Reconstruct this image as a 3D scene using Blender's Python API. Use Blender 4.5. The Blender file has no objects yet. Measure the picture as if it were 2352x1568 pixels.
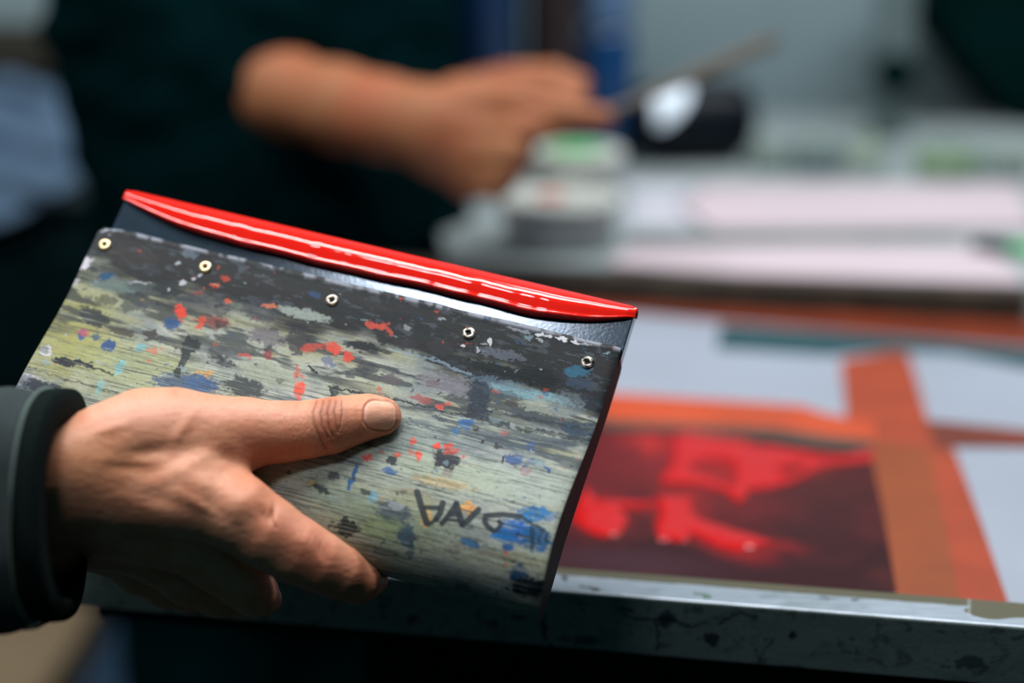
import bpy, math, random
import numpy as np
from mathutils import Vector, Matrix
random.seed(7); RNG = np.random.RandomState(11)
scene = bpy.context.scene
COL = scene.collection

# ------------------------------------------------------------------ camera frame
F = 3267.0                       # focal length in pixels of the 2352x1568 frame (50 mm)
ZT = 0.90                        # top of the print frame and of the back bench
PITCH = math.radians(17)
CAM = np.array([0.0, 0.0, ZT + 0.302])
cR = np.array([1.0, 0, 0]); cF = np.array([0, math.cos(PITCH), -math.sin(PITCH)]); cU = np.array([0, math.sin(PITCH), math.cos(PITCH)])
def W(px, py, d):
    return CAM + d * ((px - 1176) / F * cR - (py - 784) / F * cU + cF)
def PL(px, py, z):               # where the sight line meets a horizontal plane
    r = (px - 1176) / F * cR - (py - 784) / F * cU + cF
    return CAM + r * ((z - CAM[2]) / r[2])
def PY(px, py, y):               # ... or a vertical plane y = const
    r = (px - 1176) / F * cR - (py - 784) / F * cU + cF
    return CAM + r * (y / r[1])
def proj(P):
    Q = P - CAM
    z = Q @ cF
    return 1176 + F * (Q @ cR) / z, 784 - F * (Q @ cU) / z

# ------------------------------------------------------------------ small helpers
def lin(c):
    c = np.asarray(c, float) / 255.0
    return np.where(c <= 0.04045, c / 12.92, ((c + 0.055) / 1.055) ** 2.4)
def link(o, parent=None):
    COL.objects.link(o)
    if parent is not None: o.parent = parent
    return o
def tag(o, label=None, cat=None, group=None, kind=None):
    if label: o['label'] = label
    if cat: o['category'] = cat
    if group: o['group'] = group
    if kind: o['kind'] = kind
    return o
def empty(name, loc=(0, 0, 0)):
    o = bpy.data.objects.new(name, None); o.location = [float(v) for v in loc]; o.empty_display_size = 0.02
    return link(o)
def mesh(name, V, Fc, mat=None, parent=None, smooth=True, col=None):
    V = np.asarray(V, float)
    if parent is not None:
        V = V - np.array(parent.location) if parent.parent is None else V - np.array(parent.location) - np.array(parent.parent.location)
    me = bpy.data.meshes.new(name)
    if isinstance(Fc, np.ndarray):
        k = Fc.shape[1]; n = len(Fc)
        me.vertices.add(len(V)); me.vertices.foreach_set('co', V.astype(np.float32).ravel())
        me.loops.add(n * k); me.loops.foreach_set('vertex_index', Fc.astype(np.int32).ravel())
        me.polygons.add(n); me.polygons.foreach_set('loop_start', np.arange(0, n * k, k, dtype=np.int32))
        me.polygons.foreach_set('loop_total', np.full(n, k, dtype=np.int32))
        me.update(calc_edges=True); me.validate()
    else:
        me.from_pydata([tuple(v) for v in V], [], Fc); me.update()
    if smooth: me.polygons.foreach_set('use_smooth', [True] * len(me.polygons))
    if col is not None:
        a = me.color_attributes.new('paint', 'FLOAT_COLOR', 'POINT')
        c4 = np.ones((len(V), 4), np.float32); c4[:, :3] = col
        a.data.foreach_set('color', c4.ravel())
    if mat: me.materials.append(mat)
    o = bpy.data.objects.new(name, me)
    return link(o, parent)
def gridF(nu, nv, flip=False):
    i = np.arange(nu - 1)[:, None]; j = np.arange(nv - 1)[None, :]
    a = i * nv + j
    q = np.stack([a, a + nv, a + nv + 1, a + 1], -1).reshape(-1, 4)
    return q[:, ::-1].copy() if flip else q
def loft(rings, cap=True, closed=True):
    n = len(rings[0]); V = [p for r in rings for p in r]; Fc = []
    for i in range(len(rings) - 1):
        for j in range(n if closed else n - 1):
            k = (j + 1) % n
            Fc.append([i * n + j, i * n + k, (i + 1) * n + k, (i + 1) * n + j])
    if cap:
        Fc.append(list(range(n))[::-1]); Fc.append([(len(rings) - 1) * n + j for j in range(n)])
    return V, Fc
def boxmesh(name, lo, hi, mat, parent=None, bev=0.002, seg=2):
    (x0, y0, z0), (x1, y1, z1) = lo, hi
    V = [(x, y, z) for z in (z0, z1) for y in (y0, y1) for x in (x0, x1)]
    Fc = [[0, 2, 3, 1], [4, 5, 7, 6], [0, 1, 5, 4], [2, 6, 7, 3], [0, 4, 6, 2], [1, 3, 7, 5]]
    o = mesh(name, V, Fc, mat, parent, smooth=False)
    if bev:
        m = o.modifiers.new('b', 'BEVEL'); m.width = bev; m.segments = seg
    return o
def lathe(name, prof, axis_o, axis_d, mat, parent=None, n=48, smooth=True):
    d = np.array(axis_d, float); d /= np.linalg.norm(d)
    a = np.cross(d, [0, 0, 1.0]) if abs(d[2]) < 0.9 else np.cross(d, [1.0, 0, 0]); a /= np.linalg.norm(a); b = np.cross(d, a)
    rings = [[np.array(axis_o) + d * h + r * (math.cos(t) * a + math.sin(t) * b) for t in np.linspace(0, 2 * math.pi, n, endpoint=False)] for r, h in prof]
    V, Fc = loft(rings)
    return mesh(name, V, Fc, mat, parent, smooth)

# ------------------------------------------------------------------ numpy noise + paint
_LAT = RNG.rand(256, 256)
def vnoise(x, y, s=0):
    x = x + s * 17.31; y = y + s * 41.77
    xi = np.floor(x).astype(int); yi = np.floor(y).astype(int)
    fx = x - xi; fy = y - yi; fx = fx * fx * (3 - 2 * fx); fy = fy * fy * (3 - 2 * fy)
    L = lambda a, b: _LAT[a & 255, b & 255]
    return (L(xi, yi) * (1 - fx) + L(xi + 1, yi) * fx) * (1 - fy) + (L(xi, yi + 1) * (1 - fx) + L(xi + 1, yi + 1) * fx) * fy
def fbm(x, y, o=4, s=0):
    r = 0; a = 0.5; t = 0
    for k in range(o):
        r = r + a * vnoise(x * 2 ** k, y * 2 ** k, s + k * 3); t += a; a *= 0.55
    return r / t
def sst(a, b, x):
    t = np.clip((x - a) / (b - a), 0, 1); return t * t * (3 - 2 * t)
class Paint:
    def __init__(s, X, Y, base, warp=6, wscale=14):
        s.X = X; s.Y = Y
        s.c = np.tile(lin(base), (len(X), 1)) if np.ndim(base) == 1 and len(base) == 3 else np.array(base)
        s.wx = X + (fbm(X / wscale, Y / wscale, 4, 1) - .5) * 2 * warp
        s.wy = Y + (fbm(X / wscale, Y / wscale, 4, 2) - .5) * 2 * warp
    def mix(s, idx, al, color):
        s.c[idx] = s.c[idx] * (1 - al[:, None]) + lin(color) * al[:, None]
    def field(s, al, color): s.c = s.c * (1 - al[:, None]) + lin(color) * al[:, None]
    def blob(s, cx, cy, rx, ry, ang, color, op=1.0, soft=.18, rough=.5):
        R = max(rx, ry) * 1.7 + 14
        idx = np.nonzero((abs(s.X - cx) < R) & (abs(s.Y - cy) < R))[0]
        if len(idx) == 0: return
        x = s.wx[idx] - cx; y = s.wy[idx] - cy; a = math.radians(ang)
        u = x * math.cos(a) + y * math.sin(a); v = -x * math.sin(a) + y * math.cos(a)
        d = np.sqrt((u / rx) ** 2 + (v / ry) ** 2) + (fbm(s.X[idx] / 7, s.Y[idx] / 4, 3, int(cx) % 9) - .5) * rough
        s.mix(idx, (1 - sst(1 - soft, 1 + soft, d)) * op, color)
    def stroke(s, pts, w, color, op=1.0, soft=1.6, clean=False):
        P = np.array(pts, float); m = P.min(0) - w - 14; M = P.max(0) + w + 14
        idx = np.nonzero((s.X > m[0]) & (s.X < M[0]) & (s.Y > m[1]) & (s.Y < M[1]))[0]
        if len(idx) == 0: return
        x = s.X[idx] if clean else s.wx[idx]; y = s.Y[idx] if clean else s.wy[idx]
        D = np.full(len(idx), 1e9)
        for (x0, y0), (x1, y1) in zip(P[:-1], P[1:]):
            L2 = (x1 - x0) ** 2 + (y1 - y0) ** 2 + 1e-9
            t = np.clip(((x - x0) * (x1 - x0) + (y - y0) * (y1 - y0)) / L2, 0, 1)
            D = np.minimum(D, np.hypot(x - x0 - t * (x1 - x0), y - y0 - t * (y1 - y0)))
        s.mix(idx, (1 - sst(w - soft, w + soft, D)) * op, color)
def inpoly(X, Y, poly):
    P = np.array(poly, float); ins = np.zeros(X.shape, bool)
    for i in range(len(P)):
        x0, y0 = P[i]; x1, y1 = P[(i + 1) % len(P)]
        if y0 == y1: continue
        c = ((y0 > Y) != (y1 > Y)) & (X < (x1 - x0) * (Y - y0) / (y1 - y0) + x0)
        ins ^= c
    return ins
def polydist(X, Y, poly, closed=True):
    P = np.array(poly, float); D = np.full(X.shape, 1e9); n = len(P)
    for i in range(n if closed else n - 1):
        x0, y0 = P[i]; x1, y1 = P[(i + 1) % n]
        L2 = (x1 - x0) ** 2 + (y1 - y0) ** 2 + 1e-9
        t = np.clip(((X - x0) * (x1 - x0) + (Y - y0) * (y1 - y0)) / L2, 0, 1)
        D = np.minimum(D, np.hypot(X - x0 - t * (x1 - x0), Y - y0 - t * (y1 - y0)))
    return D

# ------------------------------------------------------------------ materials
def material(name, color=(128, 128, 128), rough=.5, metal=0., attr=False, nscale=0, namt=0., bump=0., bscale=200., spec=.5,
             stretch=(1, 1, 1), coat=0., sss=0., rvar=0., color2=None, detail=4, rotz=0.):
    m = bpy.data.materials.new(name); m.use_nodes = True
    nt = m.node_tree; N = nt.nodes; L = nt.links; b = N['Principled BSDF']
    b.inputs['Roughness'].default_value = rough; b.inputs['Metallic'].default_value = metal
    b.inputs['Specular IOR Level'].default_value = spec
    b.inputs['Coat Weight'].default_value = coat; b.inputs['Coat Roughness'].default_value = .06
    tc = N.new('ShaderNodeTexCoord'); mp = N.new('ShaderNodeMapping'); L.new(tc.outputs['Object'], mp.inputs[0])
    mp.inputs['Scale'].default_value = stretch; mp.inputs['Rotation'].default_value = (0, 0, rotz)
    if attr:
        a = N.new('ShaderNodeVertexColor'); a.layer_name = 'paint'; src = a.outputs['Color']
    else:
        r = N.new('ShaderNodeRGB'); r.outputs[0].default_value = (*lin(color), 1); src = r.outputs[0]
    if namt > 0:
        n = N.new('ShaderNodeTexNoise'); n.inputs['Scale'].default_value = nscale; n.inputs['Detail'].default_value = detail
        L.new(mp.outputs[0], n.inputs['Vector'])
        mr = N.new('ShaderNodeMapRange'); mr.inputs[1].default_value = .35; mr.inputs[2].default_value = .65
        L.new(n.outputs['Fac'], mr.inputs[0])
        mx = N.new('ShaderNodeMix'); mx.data_type = 'RGBA'
        L.new(src, mx.inputs[6])
        if color2 is not None:
            mx.inputs[7].default_value = (*lin(color2), 1); sc_ = N.new('ShaderNodeMath'); sc_.operation = 'MULTIPLY'; sc_.inputs[1].default_value = namt
            L.new(mr.outputs[0], sc_.inputs[0]); L.new(sc_.outputs[0], mx.inputs[0])
        else:
            hs = N.new('ShaderNodeHueSaturation'); hs.inputs['Value'].default_value = 1 - namt; L.new(src, hs.inputs['Color'])
            L.new(hs.outputs[0], mx.inputs[7]); L.new(mr.outputs[0], mx.inputs[0])
        src = mx.outputs[2]
        if rvar:
            m2 = N.new('ShaderNodeMapRange'); m2.inputs[3].default_value = rough - rvar; m2.inputs[4].default_value = rough + rvar
            L.new(mr.outputs[0], m2.inputs[0]); L.new(m2.outputs[0], b.inputs['Roughness'])
    L.new(src, b.inputs['Base Color'])
    if bump > 0:
        n = N.new('ShaderNodeTexNoise'); n.inputs['Scale'].default_value = bscale; n.inputs['Detail'].default_value = 5
        L.new(mp.outputs[0], n.inputs['Vector'])
        bp = N.new('ShaderNodeBump'); bp.inputs['Strength'].default_value = bump; bp.inputs['Distance'].default_value = .001
        L.new(n.outputs['Fac'], bp.inputs['Height']); L.new(bp.outputs[0], b.inputs['Normal'])
    if sss > 0:
        b.subsurface_method = 'RANDOM_WALK' if hasattr(b, 'subsurface_method') else None
        b.inputs['Subsurface Weight'].default_value = sss
        b.inputs['Subsurface Radius'].default_value = (1.0, .35, .2); b.inputs['Subsurface Scale'].default_value = .0025
    return m

# ================================================================== SQUEEGEE
Rp = W(1428, 794, .600); Lp = W(232, 512, .646)
sU = Rp - Lp; SL = np.linalg.norm(sU); sU /= SL
v0 = W(1246, 1395, .559) - Rp
sV = v0 - sU * (v0 @ sU); sV /= np.linalg.norm(sV)
sN = np.cross(sU, sV); 
if sN @ cF > 0: sN = -sN
KS = (v0 @ sU) / (v0 @ sV)
def S(u, v, n): return Lp + sU * (u + KS * v - .0028 * math.exp(-((v - .085) / .04) ** 2) * (u / SL)) + sV * v + sN * n     # metres
def frontdepth(px, py):
    r = (px - 1176) / F * cR - (py - 784) / F * cU + cF
    t = ((Lp - CAM) @ sN) / (r @ sN)
    return t
sq = empty('squeegee', S(SL / 2, .06, -.013))
tag(sq, 'paint-stained wooden screen printing squeegee with red ink along its blade, held in the hand', 'squeegee')

# handle profile (v, n) front side, millimetres; back mirrors it
prof_f = [(0.0, -13), (0.0, -6), (0.0, -2.2), (.5, -.7), (2.0, -.05), (5, 0), (12, .2), (22, .3), (32, .3), (42, .9), (52, 2.2), (64, 4.3), (76, 6.2), (88, 7.4), (98, 7.4), (107, 5.6), (114, 2.2), (119, -2.4), (122, -8), (122.6, -13)]
def catmull(P, m):
    P = np.array(P, float); Q = []
    d = np.r_[0, np.cumsum(np.hypot(*np.diff(P, axis=0).T))]
    Pe = np.vstack([2 * P[0] - P[1], P, 2 * P[-1] - P[-2]])
    for s in np.linspace(0, d[-1], m):
        i = min(np.searchsorted(d, s, 'right') - 1, len(P) - 2); t = (s - d[i]) / (d[i + 1] - d[i])
        p0, p1, p2, p3 = Pe[i], Pe[i + 1], Pe[i + 2], Pe[i + 3]
        Q.append(.5 * ((2 * p1) + (-p0 + p2) * t + (2 * p0 - 5 * p1 + 4 * p2 - p3) * t * t + (-p0 + 3 * p1 - 3 * p2 + p3) * t ** 3))
    return np.array(Q)
NV = 560; NU = 1000
prof_f = [(a * .962, b) for a, b in prof_f]
pf = catmull(prof_f, NV) / 1000
us = np.linspace(0, SL, NU)
UU, JJ = np.meshgrid(us, np.arange(NV), indexing='ij')
vv = pf[JJ, 0]; nn = pf[JJ, 1]
# slightly worn corners and edges at both ends, softly undulating top edge
edge = np.minimum(UU, SL - UU)
nn = nn - .0007 * np.exp(-(edge / .0012)) * 1.0
vv = vv + .0035 * np.exp(-(UU / .004)) * np.exp(-(vv / .004))
vv = vv + (vnoise(UU * 90, vv * 0, 5) - .5) * .0008 * np.exp(-vv / .004)
UB = UU + KS * vv - .0028 * np.exp(-((vv - .085) / .04) ** 2) * (UU / SL)
P = Lp + UB[..., None] * sU + vv[..., None] * sV + nn[..., None] * sN
P = P.reshape(-1, 3)
X, Y = proj(P)
a14 = math.radians(13.6)
GX = X * math.cos(a14) + Y * math.sin(a14); GY = -X * math.sin(a14) + Y * math.cos(a14)
vn = (vv / .118).reshape(-1)
p = Paint(X, Y, (156, 166, 154), warp=8, wscale=11)
# broad washes
p.field(sst(.42, .7, fbm(GX / 190, GY / 70, 4, 3)) * .8, (108, 122, 130))
p.field(sst(.5, .75, fbm(GX / 160, GY / 45, 4, 8)) * .55, (150, 150, 108))
p.field(sst(.52, .72, fbm(GX / 90, GY / 36, 4, 12)) * .5, (176, 182, 176))
for b in [(160, 760, 120, 110, 0, (142, 142, 66), .8), (1150, 1180, 120, 60, 14, (168, 176, 168), .6), (330, 850, 150, 55, 14, (150, 160, 112), .7), (620, 860, 80, 25, 14, (138, 150, 128), .7), (300, 930, 120, 30, 14, (150, 160, 130), .6),
          (830, 900, 70, 30, 10, (150, 155, 125), .6), (960, 1000, 90, 30, 14, (160, 175, 165), .5), (1190, 1110, 110, 45, 14, (170, 185, 180), .6),
          (1050, 1090, 130, 40, 14, (168, 182, 160), .6), (880, 1200, 160, 60, 16, (130, 148, 112), .6), (1080, 1290, 150, 40, 16, (138, 145, 135), .7), (760, 1130, 80, 35, 10, (130, 150, 140), .5)]:
    p.blob(*b[:6], op=b[6], soft=.6, rough=.5)
# dark paint build-up along the clamped top band
band = (1 - sst(.15, .27, vn + (fbm(GX / 130, GY / 26, 4, 21) - .5) * .22 - .05 * sst(700, 1200, X)))
p.field(band * .97, (14, 24, 31))
p.field(band * sst(.5, .66, fbm(GX / 50, GY / 7, 4, 23)) * .7, (40, 38, 42))
p.field(band * sst(.6, .72, fbm(GX / 26, GY / 9, 4, 29)) * .7, (66, 78, 88))
m2 = sst(.17, .24, vn) * (1 - sst(.34, .5, vn + (fbm(GX / 110, GY / 22, 4, 31) - .5) * .3)) * sst(.44, .58, fbm(GX / 80, GY / 14, 4, 33))
p.field(m2 * .82, (30, 42, 52))
gz = sst(.35, .42, vn) * (1 - sst(.47, .56, vn)) * sst(820, 1050, X) * sst(.38, .55, fbm(GX / 120, GY / 12, 3, 35))
p.field(gz * .75, (44, 62, 78))
B = p.blob
R1 = (205, 62, 48)
for b in [
 (187,606,24,14,-20,(205,205,218),1),(163,648,26,8,-28,(170,175,180),.8),(245,634,17,9,0,(18,78,120),.9),(268,655,60,16,5,(104,124,120),.8),
 (436,583,16,10,0,(96,112,128),.7),(214,726,36,19,20,(24,38,42),.95),(415,717,13,17,-30,(215,66,50),.95),(463,740,10,17,20,(196,76,52),.85),(501,740,26,15,0,(132,60,62),.7),
 (394,742,18,13,0,(24,72,124),.9),(189,768,8,13,10,(24,84,136),.95),(218,774,9,6,0,(30,70,110),.8),(250,793,17,13,-10,(12,66,128),.95),(321,799,15,7,-15,(100,165,175),.8),
 (275,843,10,20,30,(110,180,190),.7),(228,889,10,18,20,(110,170,175),.6),(283,763,32,10,15,(50,46,44),.85),(344,770,16,13,20,(46,44,44),.9),(436,793,22,20,0,(16,32,36),1),
 (497,816,18,10,10,(50,52,56),.9),(520,836,24,8,15,(38,48,56),.9),(152,832,18,9,15,(20,32,40),1),(103,805,16,11,0,(190,195,205),.8),(65,866,18,8,0,(185,185,195),.8),(77,895,9,5,0,(190,190,200),.8),
 (55,880,60,18,10,(80,90,105),.7),(96,889,42,16,12,(34,44,54),.9),(469,858,19,8,8,(200,150,76),.85),(425,881,78,26,4,(46,74,110),.85),(462,885,40,17,8,(48,88,136),.7),
 (559,889,46,22,10,(38,50,54),.92),(494,654,9,5,0,R1,.8),(522,688,9,6,0,(205,92,70),.8),(455,675,13,5,0,(150,74,66),.7),(470,700,60,22,12,(60,66,76),.7),(600,712,40,25,10,(58,62,76),.6),
 (620,703,20,6,10,(200,118,86),.8),(700,722,60,12,12,(150,166,160),.8),(612,774,44,20,10,(96,92,104),.75),(685,786,28,28,0,(56,58,62),.85),(719,797,28,9,-10,(190,72,60),.7),
 (765,800,22,12,25,(208,80,62),.9),(800,818,13,12,0,(205,70,58),.9),(616,816,10,11,0,(128,48,52),.8),(754,828,14,12,0,(84,100,140),.7),(692,890,15,12,-35,(222,80,60),.95),(684,905,8,20,0,(214,76,58),.7),
 (681,858,5,20,5,(190,80,60),.7),(719,850,14,5,35,(20,30,30),.95),(842,847,28,16,5,(48,54,64),.8),(870,745,26,7,12,(190,80,66),.75),(861,749,22,8,12,(196,78,64),.8),(895,762,10,8,20,(190,86,72),.7),
 (830,795,42,10,10,(28,36,42),.9),(882,775,16,18,0,(38,40,44),.9),(1010,797,30,19,0,(44,46,52),.9),(935,791,26,10,8,(46,48,54),.8),(1155,852,90,11,15,(10,26,30),.97),(1236,867,44,22,10,(10,24,28),1),
 (1217,906,110,13,12,(120,162,174),.85),(1150,880,80,10,12,(96,122,140),.6),(1328,852,32,13,0,(44,102,130),.9),(1330,880,34,12,15,(50,70,92),.8),(1148,812,55,12,10,(92,100,114),.75),(1025,882,66,24,12,(122,124,134),.75),
 (1100,902,24,32,0,(26,42,62),.85),(1098,942,32,18,5,(26,42,60),.9),(1067,976,17,15,20,(38,94,146),.9),(1044,990,9,7,0,(50,110,160),.85),(769,898,10,16,0,(34,44,52),.85),
 (968,915,27,8,18,(150,74,72),.75),(1010,933,10,6,0,(200,70,60),.8),(1029,925,8,5,0,(190,80,66),.7),(872,894,8,8,0,(180,76,64),.7),(900,870,25,12,10,(88,82,90),.7),(1178,925,18,8,10,(60,64,66),.8),
 (1330,985,50,16,8,(34,60,84),.75),(1240,960,80,10,12,(64,76,86),.7),(1150,905,50,10,12,(60,76,90),.6),(1250,935,60,16,12,(150,160,150),.7),(1300,930,45,30,0,(108,122,130),.6),
 (1002,1025,9,8,0,(230,74,54),.95),(1030,1021,11,5,-8,(214,70,54),.9),(959,1045,8,12,10,(226,76,54),.95),(947,1012,7,7,0,(220,80,60),.85),(844,1052,12,8,0,(214,66,54),.9),(913,1045,8,5,0,(216,86,64),.85),(1063,1049,4,4,0,R1,.8),
 (900,1058,15,10,0,(36,46,58),.95),(1026,1054,30,22,10,(34,36,52),.97),(1028,1085,14,10,0,(136,110,118),.5),(894,1082,16,10,8,(48,98,158),.9),(734,1122,25,9,25,(42,54,58),.9),(716,1110,6,6,0,(190,170,100),.8),
 (766,1092,13,10,0,(50,58,68),.8),(840,1130,18,6,8,(46,56,62),.85),(858,1139,11,14,0,(128,180,196),.75),(799,1210,25,20,0,(24,38,40),.95),(905,1178,42,24,10,(66,80,108),.75),(933,1228,20,30,0,(42,72,104),.8),
 (943,1262,9,22,0,(40,66,90),.7),(876,1208,50,28,0,(126,146,86),.4),(978,1186,13,26,-8,(214,170,96),.7),(1075,1163,15,14,0,(226,166,84),.9),(1014,1108,66,12,10,(196,170,118),.6),(1180,1054,20,14,10,(46,86,142),.85),
 (1219,1025,14,10,0,(44,86,138),.85),(1256,1076,4,13,-22,(30,84,140),.95),(1223,1060,12,9,0,(66,94,136),.6),(1205,1082,13,10,0,(160,120,132),.6),(850,1010,10,14,0,(70,70,80),.6),
 (1231,1181,44,16,3,(22,118,184),.95),(1185,1222,50,28,12,(14,100,178),.97),(1233,1240,34,28,10,(18,84,136),.9),(1168,1255,13,10,0,(16,88,150),.9),(1150,1232,22,9,12,(20,112,180),.9),(1080,1248,24,9,18,(30,98,150),.85),(1246,1258,14,10,0,(24,100,160),.8),
 (1192,1318,23,22,0,(22,62,100),.95),(1216,1348,48,24,5,(8,22,32),1),(1108,1015,4,3,0,(24,30,32),.95),(1144,1025,9,5,10,(40,46,54),.9),(1156,1052,4,7,20,(26,32,34),.95),(1093,985,5,4,0,(24,30,34),.9),
 (1073,972,16,10,0,(36,92,150),.85),(1010,960,24,5,16,(60,70,80),.8),(760,1000,20,10,0,(60,60,64),.5),(990,880,16,9,0,(100,80,84),.5),(1130,1270,60,8,14,(60,66,66),.4),(1040,1262,24,10,0,(84,78,80),.4),
 (300,590,60,22,8,(58,54,56),.5),(560,615,14,9,0,(78,90,104),.5),(350,620,18,12,0,(44,50,58),.7),(330,660,40,12,12,(72,84,88),.8),(385,660,34,20,0,(34,44,52),.85),(245,690,26,10,0,(80,84,70),.8),(300,700,26,16,0,(60,70,66),.8),
]:
    B(*b[:6], op=b[6], rough=.85)
for st in [([(361,776),(410,795)],6,(50,54,52),.85),([(436,800),(408,858)],8,(30,44,48),.97),([(126,824),(207,838)],6,(18,30,36),1),([(207,840),(262,860)],3,(20,30,34),.9),([(61,843),(306,914)],1.2,(34,42,44),.85),
           ([(895,800),(1000,828),(1083,862)],3,(130,152,168),.7),([(757,888),(900,915),(1083,957)],2.5,(20,36,44),.95),([(1083,957),(1200,985),(1358,1012)],5,(26,40,52),.8),([(1110,938),(1230,965),(1350,985)],4,(30,42,52),.7),
           ([(819,1068),(799,1120)],4.5,(26,92,150),.95),([(700,868),(682,858)],2,(200,80,60),.7),([(760,890),(763,912)],4,(26,40,46),.9),([(1230,905),(1290,925)],3,(140,170,176),.6),
           ([(780,930),(900,965),(1010,990)],1.5,(40,52,56),.6),([(860,1260),(1000,1300),(1150,1330)],2,(40,50,52),.5),([(925,1100),(1040,1128),(1300,1195)],1.5,(74,88,84),.7),([(930,1120),(990,1140)],1.2,(150,96,70),.6),
           ([(985,1205),(1100,1250),(1280,1300)],1.5,(48,60,62),.7),([(930,1235),(1050,1270),(1260,1325)],1.3,(50,62,64),.6)]:
    p.stroke(st[0], st[1], st[2], st[3])
# wood grain: thin dark streaks running along the handle
g1 = fbm(GX / 110, GY / 2.6, 3, 41); g2 = fbm(GX / 45, GY / 1.5, 3, 44)
lw = sst(.3, .5, vn + (fbm(GX / 150, GY / 40, 3, 47) - .5) * .3)
p.field(np.clip(sst(.56, .72, g1) * .62 + sst(.62, .74, g2) * .5, 0, .85) * (.3 + .7 * lw), (50, 60, 60))
p.field(sst(.62, .75, fbm(GX / 70, GY / 3.4, 3, 51)) * .3 * lw, (186, 196, 186))
# small random specks and smears
cols = [(28, 36, 42)] * 9 + [(60, 68, 78)] * 5 + [(150, 160, 166)] * 3 + [(190, 72, 56)] * 3 + [(40, 84, 130)] * 3 + [(120, 150, 160)] * 2 + [(150, 140, 90)]
for k in range(900):
    x = RNG.uniform(20, 1420); y = RNG.uniform(520, 1390)
    r = RNG.uniform(.8, 3.2) if RNG.rand() < .8 else RNG.uniform(3, 8)
    B(x, y, r * RNG.uniform(1, 2.6), r, 13 + RNG.uniform(-12, 12), cols[RNG.randint(len(cols))], op=RNG.uniform(.35, .8))
# marker writing
INK = (44, 54, 62)
for st, w in [([(958,1130),(968,1163),(980,1201)],7.6),([(973,1165),(1008,1166)],5.4),([(1017,1155),(1011,1178),(1002,1192)],7.2),([(1002,1192),(985,1205)],4.5),([(1048,1157),(1034,1178),(1015,1202)],6.2),
              ([(1048,1157),(1056,1186),(1062,1203)],7.6),([(1023,1193),(1052,1195)],4),([(1036,1180),(1054,1180)],7),([(1062,1203),(1076,1194),(1099,1170)],7.2),
              ([(1196,1186),(1154,1181),(1116,1184),(1113,1197),(1120,1209),(1134,1219)],6.4),([(1146,1197),(1151,1204),(1142,1216)],5)]:
    p.stroke(st, w, INK, .93, soft=1.3, clean=True)
for st, w in [([(1203,1187),(1222,1204),(1257,1222)],4.5),([(1224,1215),(1219,1261)],4),([(1243,1219),(1236,1246)],4),([(1259,1224),(1256,1243)],3.5)]:
    p.stroke(st, w, (16, 52, 74), .8)
# worn pale rim on top edge
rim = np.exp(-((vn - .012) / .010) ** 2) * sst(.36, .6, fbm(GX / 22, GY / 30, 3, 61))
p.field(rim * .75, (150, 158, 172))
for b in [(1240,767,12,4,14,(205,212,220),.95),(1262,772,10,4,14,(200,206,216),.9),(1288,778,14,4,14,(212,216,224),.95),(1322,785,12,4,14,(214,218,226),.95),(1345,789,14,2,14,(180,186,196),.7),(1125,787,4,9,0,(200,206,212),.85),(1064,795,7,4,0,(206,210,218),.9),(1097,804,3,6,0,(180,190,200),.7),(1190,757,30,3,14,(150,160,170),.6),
          (411,606,6,4,0,(180,186,196),.8),(460,632,6,4,0,(180,186,196),.8),(420,648,7,4,0,(190,196,206),.85),(447,642,5,3,-30,(190,196,206),.8),(390,663,4,3,0,(190,196,206),.8),(320,648,24,2,8,(190,196,206),.7),
          (255,522,28,6,14,(150,160,176),.6),(240,528,10,4,0,(170,178,190),.6),(335,540,30,4,14,(120,130,146),.5)]:
    B(*b[:6], op=b[6])
for k in range(26):
    B(1140 + k * 7 + RNG.uniform(-2, 2), 800 + k * 1.6 + RNG.uniform(-5, 5), 1.3, RNG.uniform(3, 7), 5, (20, 26, 34), op=.7)
front_col = np.clip(p.c * 1.0, 0, 1)
mWood = material('painted_wood', attr=True, rough=.5, spec=.16, bump=.10, bscale=1500, nscale=700, namt=.15, rvar=0)
hv = mesh('handle_front', P, gridF(NU, NV), mWood, sq, col=front_col)
hv.name = 'handle'; hv['label'] = 'wooden grip covered in dried ink'
# back half + end caps as one dark painted body
mDark = material('dark_end_grain', (7, 17, 20), rough=.6, spec=.12, nscale=90, namt=.5)
pf2 = catmull(prof_f, 60) / 1000
ring = np.vstack([pf2, [[v, -.026 - n] for v, n in pf2[::-1][1:-1]]])
ringi = ring.copy()
RV = []
for u, s in [(.0010, 1), (SL - .0002, 1)]:
    RV.append([S(u, .061 + (v - .061) * .992, -.013 + (n + .013) * .93) for v, n in ring])
V_, F_ = loft(RV)
mesh('handle_body', V_, F_, mDark, sq, smooth=False)['label'] = 'dark ink-blackened back and ends of the grip'

# blade
mBlade = material('blade_plastic', (46, 64, 80), rough=.15, metal=.38, spec=.75, nscale=300, namt=.12, bump=.03, bscale=700)
nb0, nb1, vt, vb = -.006, -.0155, -.0212, .004
bp_ = [(vb, nb0), (vt + .001, nb0), (vt, nb0 - .001), (vt, nb1 + .001), (vt + .001, nb1), (vb, nb1)]
rings = []
for u in np.linspace(0.0025, SL + .0006, 60):
    rings.append([S(u, v, n) for v, n in bp_])
V_, F_ = loft(rings)
bl = mesh('blade', V_, F_, mBlade, sq, smooth=False); bl['label'] = 'dark blue-grey flat blade'
m = bl.modifiers.new('b', 'BEVEL'); m.width = .0006; m.segments = 2; m.limit_method = 'ANGLE'

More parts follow.
